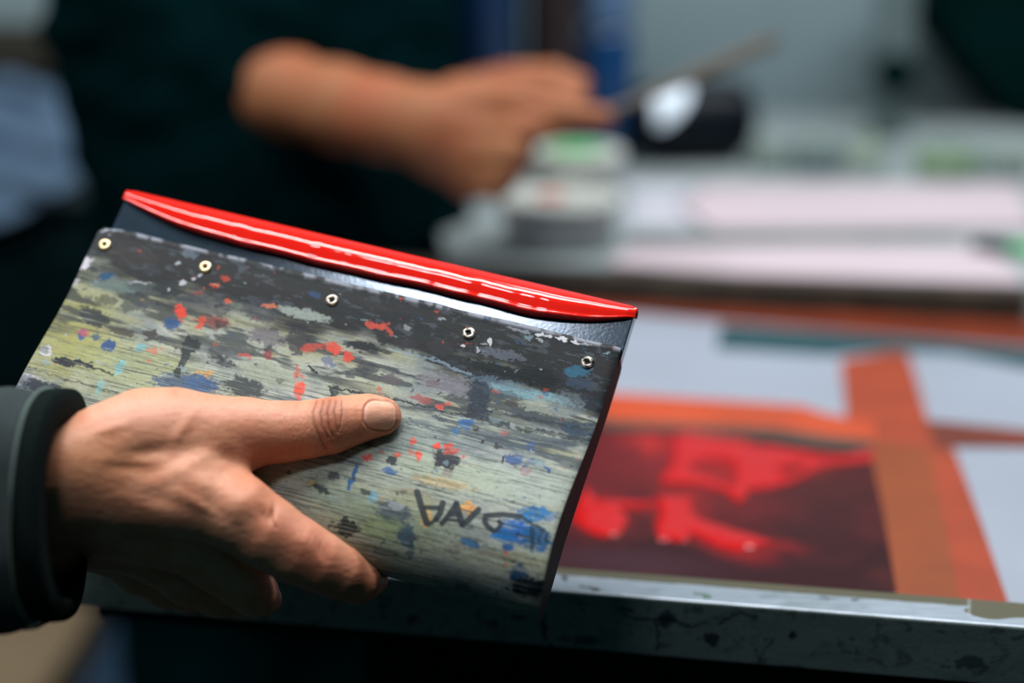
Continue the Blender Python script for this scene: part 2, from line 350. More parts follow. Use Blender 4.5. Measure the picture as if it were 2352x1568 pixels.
# wet red ink along the blade edge
nU, nT = 500, 70
ub = np.linspace(.0015, SL + .0012, nU)
V_ = []
T = np.linspace(0, 1, nT)
for iu, u in enumerate(ub):
    s = u / SL
    h = .0150 * (1 - (1 - min(s / .30, 1)) ** 2.2 * .72) * (1 - max((s - .80) / .2, 0) ** 2.2 * .62)
    h *= 1 + .02 * math.sin(s * 17) + .012 * math.sin(s * 47 + 1)
    endk = min(1, math.sqrt(max(min(u - .0015, SL + .0012 - u), 0) / .0035 + .02))
    wob = (vnoise(np.array([u * 160.]), np.array([1.]), 2)[0] - .5)
    wob2 = (vnoise(np.array([u * 260.]), np.array([3.]), 2)[0] - .5)
    rid = .40 + .035 * wob + .004 * wob2
    A = .0036 * endk
    h = max(h, .004); e_ = endk; w_ = rid / .40
    pre = [(vt + .0015, nb1 + .001), (vt - .0007 * e_, nb1 + .0022), (vt - .0016 * e_, (nb0 + nb1) / 2), (vt - .0015 * e_, nb0 - .0022), (vt - .0009 * e_, nb0 - .0009), (vt, nb0 + .0002 * e_)]
    for v, n in catmull(pre, 16)[:-1]: V_.append(S(u, v, n))
    # surface tilt along the bead's face, integrated to its bulge
    kq = np.array([0, .22, .33, .37, .45, .50, .57, .75, .81, .84, .875, .90, .955, 1.0]) + np.array([0, 0, 1, 1, 1, 1, 1, 0, 0, 0, 0, 0, 0, 0]) * (.05 * wob + .015 * wob2)
    kt = [44, 38, 24, 15, 10, 3, -6, -9, 4, 14, 10, -14, -62, -78]
    qq = np.linspace(0, 1, 90); th_t = np.radians(np.interp(qq, kq, kt))
    n_ = np.concatenate([[0], np.cumsum((np.tan(th_t)[1:] + np.tan(th_t)[:-1]) / 2 * np.diff(qq))]) * h
    n_ = nb0 + .0002 * e_ + n_ * (.25 + .75 * e_)
    n_ = np.maximum(n_, nb0 - .0003)
    for q_, m_n in zip(qq, n_): V_.append(S(u, vt + q_ * h, m_n))
nT = 105
mInk = material('wet_red_ink', (226, 34, 24), rough=.06, spec=.5)
ib = mesh('ink_bead', V_, gridF(nU, nT), mInk, sq); ib['label'] = 'glossy wet red ink coating the blade edge'

# screws
mScrew = material('brass_screw', (232, 214, 170), rough=.32, metal=.75, nscale=900, namt=.15)
mScrewD = material('inked_screw', (214, 204, 188), rough=.25, metal=.6, nscale=420, namt=1.0, color2=(14, 18, 22))
mHole = material('screw_recess', (8, 12, 14), rough=.7)
for k, (sx, sy) in enumerate([(241, 563), (472, 614), (763, 690), (1077, 766), (1349, 833)]):
    c = W(sx, sy, frontdepth(sx, sy)) + sN * .0003
    n = 40; R0 = .00285
    V_ = []; 
    lev = [(1.0, -.0006), (1.0, .0002), (.93, .0006), (.75, .0008), (.52, .0008)]
    for f, h in lev:
        for j in range(n):
            t = 2 * math.pi * j / n; V_.append(c + (sU * math.cos(t) + sV * math.sin(t)) * R0 * f + sN * h)
    for h in (.0007, -.0002):
        for j in range(n):
            t = 2 * math.pi * j / n; r = R0 * (.30 + .16 * abs(math.cos(2 * t)) ** 3)
            V_.append(c + (sU * math.cos(t + .4) + sV * math.sin(t + .4)) * r + sN * h)
    F_ = []
    for i in range(6):
        for j in range(n):
            q = (j + 1) % n; F_.append([i * n + j, i * n + q, (i + 1) * n + q, (i + 1) * n + j])
    F_.append([6 * n + j for j in range(n)])
    o = mesh('screw', V_, F_, mScrew if k < 2 else mScrewD, sq)
    o['label'] = 'clean pale screw head' if k < 2 else 'ink-covered screw head'
    hole = [c + (sU * math.cos(t + .4) + sV * math.sin(t + .4)) * R0 * (.30 + .16 * abs(math.cos(2 * t)) ** 3) * .98 + sN * .0001 for t in np.linspace(0, 2 * math.pi, n, endpoint=False)]
    ho = mesh('recess', [v for v in hole], [list(range(n))], mHole, None, smooth=False); 
    ho.parent = o

# ================================================================== SDF BODY TOOL
def rcone(P, a, b, ra, rb):
    ba = b - a; l2 = ba @ ba; t = np.clip(((P - a) @ ba) / l2, 0, 1)
    return np.linalg.norm(P - a - t[..., None] * ba, axis=-1) - (ra + (rb - ra) * t)
def smin(a, b, k):
    h = np.clip(.5 + .5 * (b - a) / k, 0, 1); return b + (a - b) * h - k * h * (1 - h)
def surface_nets(f, lo, hi, h):
    n = np.ceil((hi - lo) / h).astype(int) + 1
    ax = [lo[i] + h * np.arange(n[i]) for i in range(3)]
    D = np.empty(n, np.float32)
    YY, ZZ = np.meshgrid(ax[1], ax[2], indexing='ij')
    for i in range(n[0]):
        P = np.stack([np.full_like(YY, ax[0][i]), YY, ZZ], -1); D[i] = f(P)
    s = D < 0
    c = np.zeros(n - 1, int)
    for dx in (0, 1):
        for dy in (0, 1):
            for dz in (0, 1):
                c += s[dx:n[0] - 1 + dx, dy:n[1] - 1 + dy, dz:n[2] - 1 + dz]
    act = (c > 0) & (c < 8)
    idx = -np.ones(n - 1, int); cells = np.argwhere(act); idx[act] = np.arange(len(cells))
    acc = np.zeros((len(cells), 3)); cnt = np.zeros(len(cells))
    cor = [(a, b, e) for a in (0, 1) for b in (0, 1) for e in (0, 1)]
    for A in cor:
        for ax_ in range(3):
            if A[ax_] == 1: continue
            Bc = list(A); Bc[ax_] = 1
            da = D[cells[:, 0] + A[0], cells[:, 1] + A[1], cells[:, 2] + A[2]]; db = D[cells[:, 0] + Bc[0], cells[:, 1] + Bc[1], cells[:, 2] + Bc[2]]
            x = (da < 0) != (db < 0); t = np.where(x, da / np.where(x, da - db, 1), 0)
            q = np.tile(np.array(A, float), (len(cells), 1)); q[:, ax_] += t
            acc[x] += q[x]; cnt[x] += 1
    V = lo + h * (cells + acc / cnt[:, None])
    quads = []
    for ax_ in range(3):
        o1, o2 = [(1, 2), (2, 0), (0, 1)][ax_]
        sl0 = [slice(None)] * 3; sl1 = [slice(None)] * 3; sl0[ax_] = slice(0, -1); sl1[ax_] = slice(1, None)
        ch = s[tuple(sl0)] != s[tuple(sl1)]
        E = np.argwhere(ch); E = E[(E[:, o1] > 0) & (E[:, o2] > 0) & (E[:, o1] < n[o1] - 1) & (E[:, o2] < n[o2] - 1)]
        def g(d1, d2):
            q = E.copy(); q[:, o1] -= d1; q[:, o2] -= d2; return idx[q[:, 0], q[:, 1], q[:, 2]]
        Q = np.stack([g(1, 1), g(0, 1), g(0, 0), g(1, 0)], -1)
        fl = ~s[E[:, 0], E[:, 1], E[:, 2]]
        Q[fl] = Q[fl][:, ::-1]; quads.append(Q)
    Q = np.vstack(quads); Q = Q[(Q >= 0).all(1)]
    return V, Q
def subdiv(V, Q):
    n = len(V)
    e = np.stack([Q, np.roll(Q, -1, 1)], -1).reshape(-1, 2); e = np.sort(e, 1)
    key = e[:, 0].astype(np.int64) * n + e[:, 1]; uq, inv = np.unique(key, return_inverse=True)
    ev = (V[uq // n] + V[uq % n]) / 2; inv = inv.reshape(-1, 4)
    cv = V[Q].mean(1); V2 = np.vstack([V, ev, cv]); E = n + inv; C = n + len(uq) + np.arange(len(Q))
    Q2 = np.concatenate([np.stack([Q[:, k], E[:, k], C, E[:, k - 1]], -1) for k in range(4)])
    return V2, Q2
def grad(f, V, e=3e-4):
    g = np.stack([f(V + np.eye(3)[k] * e) - f(V - np.eye(3)[k] * e) for k in range(3)], -1)
    return g / (np.linalg.norm(g, axis=-1, keepdims=True) + 1e-12)
def project_sdf(f, V, it=2):
    for _ in range(it):
        d = f(V); V = V - d[:, None] * grad(f, V)
    return V

# ================================================================== FOREGROUND HAND
PXM = .0001905                   # metres per pixel near the hand
def H(px, py, off): return W(px, py, frontdepth(px, py) - off)
TH = [((880,956),.0088,40),((845,957),.0090,45.5),((800,967),.0100,51),((757,978),.0115,57),((700,987),.0120,58.5),((640,992),.0135,63),((560,995),.0180,74),((480,1005),.0240,88),((400,1000),.0300,97),((330,1006),.0340,100),((262,1026),.0370,92),((165,1062),.0420,92),((60,1080),.0450,95)]
IX = [((852,1330),-.020,37),((820,1332),-.011,47),((775,1312),-.001,54),((728,1288),.0065,60),((676,1262),.0120,66),((610,1222),.0185,72),((548,1180),.0235,76),((430,1140),.0280,88),((260,1130),.0280,95),((60,1150),.0300,110)]
MD = [((610,1376),-.030,36),((585,1362),-.018,48),((560,1335),-.010,56),((500,1290),-.002,62),((430,1235),.007,74),((250,1180),.012,95)]
RG = [((560,1385),-.048,36),((500,1368),-.036,44),((430,1330),-.024,54),((360,1270),-.012,64),((240,1220),-.006,80),((60,1220),.004,100)]
LT = [((440,1375),-.062,34),((380,1350),-.052,42),((320,1310),-.040,50),((250,1250),-.024,64),((100,1210),-.008,90)]
def chain(lst):
    out = []
    for (p0, o0, r0), (p1, o1, r1) in zip(lst[:-1], lst[1:]):
        out.append((H(*p0, o0), H(*p1, o1), r0 * PXM, r1 * PXM))
    return out
Cth, Cix, Cmd, Crg, Clt = map(chain, (TH, IX, MD, RG, LT))
def chain_d(P, ch, k=.0035):
    d = None
    for a, b, ra, rb in ch:
        e = rcone(P, a, b, ra, rb); d = e if d is None else smin(d, e, k)
    return d
def hand_sdf(P):
    t = chain_d(P, Cth, .004); i = chain_d(P, Cix, .004)
    m_ = chain_d(P, Cmd); r = chain_d(P, Crg); l = chain_d(P, Clt)
    d = smin(smin(smin(i, m_, .005), r, .005), l, .005)
    return smin(t, d, .013)
allp = np.array([q for c in (Cth, Cix, Cmd, Crg, Clt) for s_ in c for q in s_[:2]])
lo = allp.min(0) - .024; hi = allp.max(0) + .024
hV, hQ = surface_nets(hand_sdf, lo, hi, .0011)
hV, hQ = subdiv(hV, hQ); hV = project_sdf(hand_sdf, hV, 1)
hN = grad(hand_sdf, hV, 6e-4)
hA, hQ2 = subdiv(np.hstack([hV, hN]), hQ); hQ = hQ2; hV = hA[:, :3]; hN = hA[:, 3:]; hN /= np.linalg.norm(hN, axis=1, keepdims=True)
hX, hY = proj(hV)
facing = sst(.0, .35, -(hN @ cF))
disp = np.zeros(len(hV))
def bumpg(cx, cy, rx, ry, ang, amp):
    a = math.radians(ang); x = hX - cx; y = hY - cy
    u = x * math.cos(a) + y * math.sin(a); v = -x * math.sin(a) + y * math.cos(a)
    return amp * .001 * np.exp(-(u / rx) ** 2 - (v / ry) ** 2)
for b in [(355,1035,60,18,-8,-1.2),(400,1085,90,20,-28,.7),(430,1040,60,18,-25,-.6),(520,1050,40,22,35,-1.3),(470,1110,70,22,20,.7),(606,1185,18,12,60,-.6),(555,1155,40,30,0,1.0),(590,1125,20,26,0,.4),
          (450,915,26,8,10,-.7),(690,1238,40,24,30,.8),(420,985,40,14,-55,.7),(250,985,50,12,-18,.5),(300,1075,60,14,6,-.7),(240,1060,30,20,0,.4),(738,1262,10,26,-25,-.5),(625,1180,8,20,15,-.9),(860,950,30,26,0,.3),
          (512,1188,50,16,38,-.6),(470,1165,60,12,30,.5),(380,1150,70,18,20,-.5)]:
    disp += bumpg(*b) * facing
def crease(pts, w, amp):
    D = polydist(hX, hY, pts, closed=False)
    return -amp * .85 * .001 * np.exp(-(D / w) ** 2) * (.6 + .8 * fbm(hX / 14, hY / 14, 2, 77)) * facing
CRK = .6
CR = [([(726,922),(718,948),(722,975),(736,1008),(748,1030)],3.2,.55),([(742,920),(736,950),(740,980),(754,1005)],2.6,.5),([(757,919),(752,950),(757,985),(766,1002)],2.8,.55),([(772,919),(768,945),(772,972),(776,992)],2.6,.5),
      ([(784,920),(786,950),(780,985)],2.2,.35),([(709,926),(704,950),(708,985)],2.0,.25),([(696,930),(690,960)],1.8,.18),([(680,930),(676,965)],1.6,.14),([(664,932),(660,960)],1.5,.12),
      ([(628,1172),(626,1190),(634,1212)],2.6,.5),([(612,1168),(606,1184)],2,.25),([(741,1243),(734,1262),(738,1280)],2.4,.25),([(440,905),(470,917),(500,918)],3,.25),([(455,905),(480,925)],2,.18),
      ([(700,1216),(690,1240)],2,.2),([(716,1226),(706,1252)],2,.2)]
for c in CR: disp += crease(*c)
disp += (fbm(hX / 22, hY / 9, 3, 70) - .5) * .00022 * facing
# transverse fine lines on the thumb back
disp += np.sin(hX / 1.9 + fbm(hX / 12, hY / 12, 2, 73) * 9) * .000035 * sst(600, 660, hX) * (1 - sst(800, 825, hX)) * (1 - sst(1040, 1060, hY)) * facing
# thumb nail: flattened plate with a groove round it
nx, ny = 873.0, 953.5; na = math.radians(4)
ux = (hX - nx) * math.cos(na) + (hY - ny) * math.sin(na); uy = -(hX - nx) * math.sin(na) + (hY - ny) * math.cos(na)
# rounded-rectangle distance, squarer towards the cuticle
hw, hh = 36.5, 32.0; rr = 24
qx = np.abs(ux) - hw + rr; qy = np.abs(uy) - hh + rr
nd = np.hypot(np.maximum(qx, 0), np.maximum(qy, 0)) + np.minimum(np.maximum(qx, qy), 0) - rr
thumbmask = (hX > 810) & (hX < 930) & (hY > 905) & (hY < 1010) & (facing > .2)
nail = np.where(thumbmask, 1 - sst(-1.6, 1.2, nd), 0)
groove = np.where(thumbmask, np.exp(-((nd - .8) / 2.6) ** 2), 0)
fold = np.where(thumbmask & (ux < hw - 6), np.exp(-((nd - 7) / 4.5) ** 2), 0)
disp += nail * .00030 - groove * .00030 + fold * .00035
hV2 = hV + hN * disp[:, None]
# skin colour
hp = Paint(hX, hY, (206, 148, 118), warp=10, wscale=30)
hp.field(sst(.4, .65, fbm(hX / 60, hY / 50, 4, 80)) * .45, (192, 122, 92))
hp.field(sst(.5, .7, fbm(hX / 9, hY / 9, 3, 82)) * .18, (176, 104, 80))
for b in [(230,1060,110,60,0,(196,138,98),.6),(752,960,34,60,0,(166,100,74),.75),(870,985,60,40,0,(214,138,104),.5),(330,940,120,35,0,(222,166,144),.6),(560,940,120,25,0,(218,158,136),.6),(600,1150,50,60,0,(190,122,92),.5),
          (690,1240,90,50,30,(196,122,98),.6),(620,1020,70,40,0,(196,124,98),.5),(820,940,22,34,0,(214,144,112),.6),(780,1330,110,50,20,(186,112,86),.5)]:
    hp.blob(*b[:6], op=b[6], soft=.7, rough=.3)
for c in CR[:5] + CR[9:11]:
    D = polydist(hX, hY, c[0], closed=False); hp.field(np.exp(-(D / (c[1] * .9)) ** 2) * .5 * facing, (104, 52, 38))
hp.field(groove * .22, (150, 88, 68)); hp.field(nail * .85, (232, 178, 152))
hp.field(nail * sst(26, 34, ux) * .6, (232, 200, 178)); hp.field(nail * (1 - sst(-34, -24, ux)) * .4, (236, 196, 180))
for k in range(500):
    x = RNG.uniform(160, 620); y = RNG.uniform(910, 1350)
    hp.blob(x, y, RNG.uniform(1.2, 2.4), RNG.uniform(1.2, 2.4), 0, (150, 84, 62), op=RNG.uniform(.15, .4), soft=.5)
mSkin = material('skin', attr=True, rough=.48, spec=.42, sss=.55, bump=.22, bscale=1500)
arm = empty('person', H(100, 1150, .045))
tag(arm, 'person holding the inked squeegee, only a bare right hand and dark green-black sleeve showing', 'person')
hb = mesh('hand', hV2, hQ, mSkin, arm, col=np.clip(hp.c, 0, 1)); hb['label'] = 'right hand gripping the squeegee, thumb laid flat on the wood'

# sleeve: outer shell with piping and a dark knitted cuff
mSleeve = material('sleeve_cloth', (52, 62, 64), rough=.9, spec=.15, nscale=600, namt=.25, bump=.5, bscale=1400)
mPipe = material('sleeve_piping', (104, 122, 118), rough=.85, spec=.2, nscale=1200, namt=.35, bump=.4, bscale=2500)
mCuff = material('cuff_knit', (16, 28, 28), rough=.95, spec=.1, nscale=900, namt=.5, bump=.8, bscale=1600)
def sleeve_ring(px, cy, hh, off, hd, n=96, fold=0., s=0.):
    c = H(px, cy, off); out = []
    for j in range(n):
        t = 2 * math.pi * j / n
        sq_ = 1 / (abs(math.cos(t)) ** 2.6 + abs(math.sin(t)) ** 2.6) ** (1 / 2.6)
        k = 1 + fold * math.sin(3 * t + s) + fold * .6 * math.sin(7 * t + 2 * s)
        out.append(c - cU * (-math.cos(t)) * hh * PXM * k * sq_ * 1.0 - cF * math.sin(t) * hd * k * sq_ + cR * .0015 * math.sin(2 * t + s))
    return out
rs = []
for i, x in enumerate(np.linspace(-420, 99, 60)):
    q = (x + 420) / 519
    rs.append(sleeve_ring(x, 1172 - (1 - q) * 30, 236 + (1 - q) * 40 + 5 * math.sin(x / 21.) * (1 if q < .95 else 0), .040 + (1 - q) * .01, .034 + (1 - q) * .006, fold=.014, s=x / 90.))
V_, F_ = loft(rs, cap=False)
sl = mesh('sleeve', V_, F_, mSleeve, arm); sl['label'] = 'dark grey-green jacket sleeve'
rs = []
for dx, sc_ in [(-2, .97), (-.5, .992), (2, 1.0), (4.5, .992), (6, .97)]:
    rs.append(sleeve_ring(97 + dx, 1160, 241 * sc_, .040, .0345 * sc_, fold=.006, s=1.1))
V_, F_ = loft(rs, cap=False); mesh('piping', V_, F_, mPipe, arm)['label'] = 'paler raised seam round the sleeve end'
rs = []
for k in range(30):
    q = k / 29
    if q < .6: t = q / .6; x = 103 + 46 * t; sc_ = 1.0 + .008 * math.sin(t * math.pi); cy = 1157
    else:
        t = (q - .6) / .4 * 2.4; x = 149 + 13 * math.sin(min(t, 2.0)) - max(0, t - 2.0) * 20; sc_ = 1.0 - .135 * (1 - math.cos(min(t, math.pi))) ; cy = 1157 + 5 * t
    rs.append(sleeve_ring(x, cy, 234 * sc_, .040 - .001 * (q > .6), .033 * (1 - (1 - sc_) * 1.3), n=360, fold=.002, s=2.))
rs = [[p_ + (p_ - sum(r) / len(r)) * .003 * math.cos(k_ * math.pi) for k_, p_ in enumerate(r)] for r in rs]
V_, F_ = loft(rs, cap=False)
V_ = np.array(V_); 
mesh('cuff', V_, F_, mCuff, arm)['label'] = 'black ribbed knit cuff'

# ================================================================== SCREEN FRAME
ZM = ZT - .026
fr = empty('screen_frame', PL(1700, 1360, ZT))
tag(fr, 'aluminium screen printing frame with orange taped mesh and red stencil, on the bench', 'frame')
# front bar: direction from the photograph's top front edge
e0 = PL(1275, 1355, ZT); e1 = PL(2352, 1440, ZT)
fd = e1 - e0; fd[2] = 0; fd /= np.linalg.norm(fd); fn = np.array([-fd[1], fd[0], 0.0])      # fn points to the back
FB0, FB1 = -.262, .30; BH = .029; BW = .0235
def FR(a, b, z): return e0 + fd * a + fn * b + np.array([0, 0, z - ZT])
nA = 1100
prof = []
for t in np.linspace(0, 1, 150): prof.append((0 - .0, ZT - BH + (BH - .0016) * t))
for t in np.linspace(0, 1, 12)[1:]: prof.append((.0016 * (1 - math.cos(t * math.pi / 2)), ZT - .0016 + .0016 * math.sin(t * math.pi / 2)))
for t in np.linspace(0, 1, 70)[1:]: prof.append((.0016 + (BW - .0016) * t, ZT))
prof = np.array(prof)
aa = np.linspace(FB0, FB1, nA)
P = (e0[None, None] + aa[:, None, None] * fd + prof[None, :, 0, None] * fn + (prof[None, :, 1, None] - ZT) * np.array([0, 0, 1.0])).reshape(-1, 3)
X, Y = proj(P); top = np.tile(prof[:, 1] > ZT - .0006, nA).astype(float); ftop = np.tile(prof[:, 0] / BW, nA)
p = Paint(X, Y, (112, 128, 126), warp=9, wscale=16)
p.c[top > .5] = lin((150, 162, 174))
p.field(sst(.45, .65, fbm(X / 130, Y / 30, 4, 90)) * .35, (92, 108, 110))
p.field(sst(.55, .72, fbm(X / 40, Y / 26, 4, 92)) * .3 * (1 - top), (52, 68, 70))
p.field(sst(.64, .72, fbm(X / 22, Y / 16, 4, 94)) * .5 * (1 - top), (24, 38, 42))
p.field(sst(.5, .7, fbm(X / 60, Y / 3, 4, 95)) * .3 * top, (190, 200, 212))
for b in [(1365,1352,14,4,0,(20,24,28),.95),(1350,1350,22,3,8,(30,34,36),.8),(1295,1326,9,5,0,(30,36,40),.9),(1625,1368,14,6,0,(70,110,80),.8),(1605,1366,10,3,20,(60,100,70),.7),(1530,1425,24,16,0,(24,34,46),.85),(1530,1415,12,14,0,(30,40,70),.6),(1635,1468,20,16,0,(20,30,36),.9),(1822,1460,10,9,0,(18,30,32),.9),
          (1250,1440,5,30,0,(14,26,28),.9),(1262,1490,6,18,0,(14,26,28),.8),(1130,1430,14,8,0,(22,34,40),.8),(1190,1418,16,8,0,(22,34,38),.8),(950,1420,14,10,0,(18,30,42),.8),(1440,1400,18,5,15,(30,40,44),.7),(1600,1400,16,8,0,(40,60,60),.6),(1900,1372,18,4,6,(90,96,106),.6),(1965,1376,14,3,0,(40,44,60),.8),
          (2225,1520,34,14,0,(20,36,44),.7),(1420,1510,26,5,8,(20,32,34),.8),(1560,1515,20,5,0,(20,32,34),.7),(1345,1470,30,8,0,(24,38,40),.7),(1300,1468,14,6,0,(24,36,38),.8)]:
    p.blob(*b[:6], op=b[6])
for st in [([(1415,1400),(1460,1425),(1520,1420),(1580,1440),(1620,1430)],3,(22,34,40),.8),([(1500,1420),(1512,1460),(1508,1490)],3,(22,34,38),.8),([(1650,1430),(1690,1410),(1730,1412)],3,(24,34,38),.8),([(1735,1530),(1755,1490),(1775,1470)],2.5,(24,36,40),.7),([(1250,1400),(1252,1470)],2.5,(18,30,32),.8),([(1160,1400),(1158,1450)],2,(18,30,32),.7)]:
    p.stroke(st[0], st[1], st[2], st[3])
# olive tape covering the far edge and the right corner
lim = sst(.66, .72, ftop - .10 * sst(900, 1300, X) * 0 + (fbm(X / 20, Y / 60, 3, 97) - .5) * .05) * top
cor = top * (X > 2224 + 10 * np.sin(Y / 4.0)) * (ftop > .30 + .08 * np.sin(X / 23.) - .2 * np.exp(-((X - 2240) / 22) ** 2) * 0)
p.field(np.clip(np.maximum(lim, cor), 0, 1), (92, 88, 68))
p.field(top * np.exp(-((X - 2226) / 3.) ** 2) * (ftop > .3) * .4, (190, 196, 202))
p.blob(1815, 1342, 12, 4, 0, (150, 60, 44), .8)
mAlu = material('aluminium', attr=True, rough=.36, metal=.35, spec=.6, bump=.12, bscale=500)
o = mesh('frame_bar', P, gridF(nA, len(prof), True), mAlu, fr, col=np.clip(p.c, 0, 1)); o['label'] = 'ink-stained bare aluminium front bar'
mAluP = material('aluminium_plain', (110, 118, 118), rough=.45, metal=.4, nscale=40, namt=.6, bump=.1, bscale=300)
mBarD = material('bar_dark', (58, 52, 42), rough=.7, nscale=30, namt=.5)
def bar(name, a0, a1, b0, b1, z0, z1, mat, lab=None):
    c = [FR(a, b, z) for z in (z0, z1) for b in (b0, b1) for a in (a0, a1)]
    o = mesh(name, c, [[0, 2, 3, 1], [4, 5, 7, 6], [0, 1, 5, 4], [2, 6, 7, 3], [0, 4, 6, 2], [1, 3, 7, 5]], mat, fr, smooth=False)
    mo = o.modifiers.new('b', 'BEVEL'); mo.width = .0012; mo.segments = 2
    if lab: o['label'] = lab
    return o
bar('frame_bar', FB0 + .0005, FB1 - .0005, .0006, BW - .0006, ZT - BH + .0005, ZT - .0008, mAluP, 'hollow core of the front bar')
# far edge from the photograph
q0 = PL(1480, 700, ZM); FD = (q0 - e0) @ fn
bar('frame_bar', FB0, FB1 + .35, FD, FD + .026, ZT - BH, ZT - .0005, mBarD, 'dark inner face of the far bar')
bar('frame_bar', FB0, FB0 + .0235, BW, FD, ZT - BH, ZT, mAluP, 'left side bar')
# mesh fabric and tapes on the plane ZM
mMesh = material('screen_fabric', (143, 152, 166), rough=.45, spec=.3, nscale=9, namt=.10)
c = [FR(FB0 + .02, BW - .002, ZM), FR(.9, BW - .002, ZM), FR(.9, FD, ZM), FR(FB0 + .02, FD, ZM)]
mesh('mesh_fabric', c, [[0, 1, 2, 3]], mMesh, fr, smooth=False)['label'] = 'pale grey-white screen mesh'
def flat(name, pts, h, mat, lab, z=ZM, thick=.0003, parent=fr):
    T_ = [PL(x, y, z + h) for x, y in pts]; n = len(T_)
    V_ = T_ + [t - np.array([0, 0, thick]) for t in T_]
    F_ = [list(range(n))[::-1], list(range(n, 2 * n))] + [[i, (i + 1) % n, n + (i + 1) % n, n + i] for i in range(n)]
    o = mesh(name, V_, F_, mat, parent, smooth=False)
    if lab: o['label'] = lab
    return o
OR = dict(rough=.38, spec=.5, nscale=18, bump=.15, bscale=120)
mO1 = material('orange_tape_bright', (182, 68, 24), namt=.18, **OR)
mO2 = material('orange_tape_deep', (154, 58, 22), namt=.25, **OR)
mO3 = material('orange_tape_brown', (134, 62, 19), namt=.2, **OR)
mO4 = material('orange_tape_red', (118, 45, 19), namt=.35, **OR)
mTeal = material('teal_tape', (26, 66, 72), rough=.4, nscale=14, namt=.25)
flat('orange_tape', [(1100,640),(1700,668),(2352,712),(2700,735),(2700,830),(2352,797),(2000,765),(1660,738),(1470,720),(1100,700)], .0004, mO4, 'dull red-brown strip along the far edge')
flat('teal_tape', [(1655,744),(2000,768),(2352,802),(2700,830),(2700,890),(2352,845),(2190,812),(2050,806),(1900,816),(1645,800)], .0003, mTeal, 'dark teal strip')
flat('orange_tape', [(1930,826),(1990,816),(2050,806),(2088,812),(2105,870),(2130,962),(2196,1040),(2254,1200),(2316,1385),(2180,1385),(2140,1200),(2100,1060),(1996,1012),(1944,958)], .0007, mO2, 'upright orange strip')
flat('orange_tape', [(1994,1008),(2136,1030),(2150,1110),(2180,1250),(2206,1385),(2064,1385),(2030,1180)], .0011, mO3, 'brownish doubled-up strip beside the stencil')
flat('orange_tape', [(1150,890),(1430,904),(1845,931),(1885,946),(1942,958),(2010,962),(2010,1014),(1900,1000),(1790,985),(1400,966),(1150,950)], .0010, mO1, 'bright orange strip above the stencil')
flat('orange_tape', [(2128,964),(2352,986),(2700,1010),(2700,1055),(2352,1026),(2196,1024),(2150,1030)], .0009, mO4, 'narrow strip running to the right')
flat('brown_tape', [(1380,955),(1400,964),(1790,984),(1880,998),(2002,1012),(2006,1036),(1900,1028),(1780,1012),(1560,990),(1380,985)], .0012, material('stencil_edge', (64, 56, 46), rough=.5, nscale=20, namt=.3), 'dark strip at the top of the stencil')
# stencil area (painted emulsion film soaked with ink)
gx = np.linspace(900, 2075, 420); gy = np.linspace(955, 1362, 170)
GXX, GYY = np.meshgrid(gx, gy, indexing='ij'); fx = GXX.ravel(); fy = GYY.ravel()
ins = inpoly(fx, fy, [(900,940),(1400,966),(2000,1012),(2066,1370),(900,1330)])
pts = np.array([PL(x, y, ZM + .0005) for x, y in zip(fx, fy)])
def masked(Fq, keep):
    k = keep[Fq].all(1); Fq = Fq[k]; used = np.unique(Fq); mp_ = -np.ones(len(keep), int); mp_[used] = np.arange(len(used))
    return used, mp_[Fq]
p = Paint(fx, fy, (46, 18, 22), warp=8, wscale=40)
p.field(sst(.4, .7, fbm(fx / 150, fy / 60, 4, 101)) * .5, (84, 30, 30))
for b in [(1450,1050,170,60,10,(104,28,30),.7),(1330,1110,120,60,0,(90,28,30),.6),(1600,1080,120,60,0,(110,30,32),.5),(1700,1160,120,50,0,(92,26,28),.6),(1480,1010,60,16,5,(150,38,38),.6),(1490,1020,18,24,0,(170,44,40),.6),(1400,1290,200,30,5,(60,38,46),.6),(1900,1150,110,110,0,(62,28,28),.5),(2040,1340,40,60,70,(52,26,26),.5)]:
    p.blob(*b[:6], op=b[6], soft=.8, rough=.4)
for b in [(1600,1020,110,50,5,(150,26,28),.6),(1750,1080,150,36,-8,(150,24,26),.6),(1560,1170,60,50,0,(130,26,28),.6),(1660,1240,110,30,18,(140,24,26),.7),(1390,1180,60,44,0,(130,24,26),.5),(1790,1250,60,14,12,(120,24,26),.6),(1480,1160,60,10,0,(140,28,30),.7)]:
    p.blob(*b[:6], op=b[6], soft=.6, rough=.4)
used, Fq = masked(gridF(420, 170, True), ins)
mSten = material('stencil_film', attr=True, rough=.35, spec=.12)
mesh('stencil', pts[used], Fq, mSten, fr, col=np.clip(p.c[used], 0, 1))['label'] = 'dark red stencil area'
def C5(l): return [(1252 + x * .5854, 650 + y * .5854) for x, y in l]
mPud = material('ink_puddle_red', (172, 18, 20), rough=.14, spec=.35)
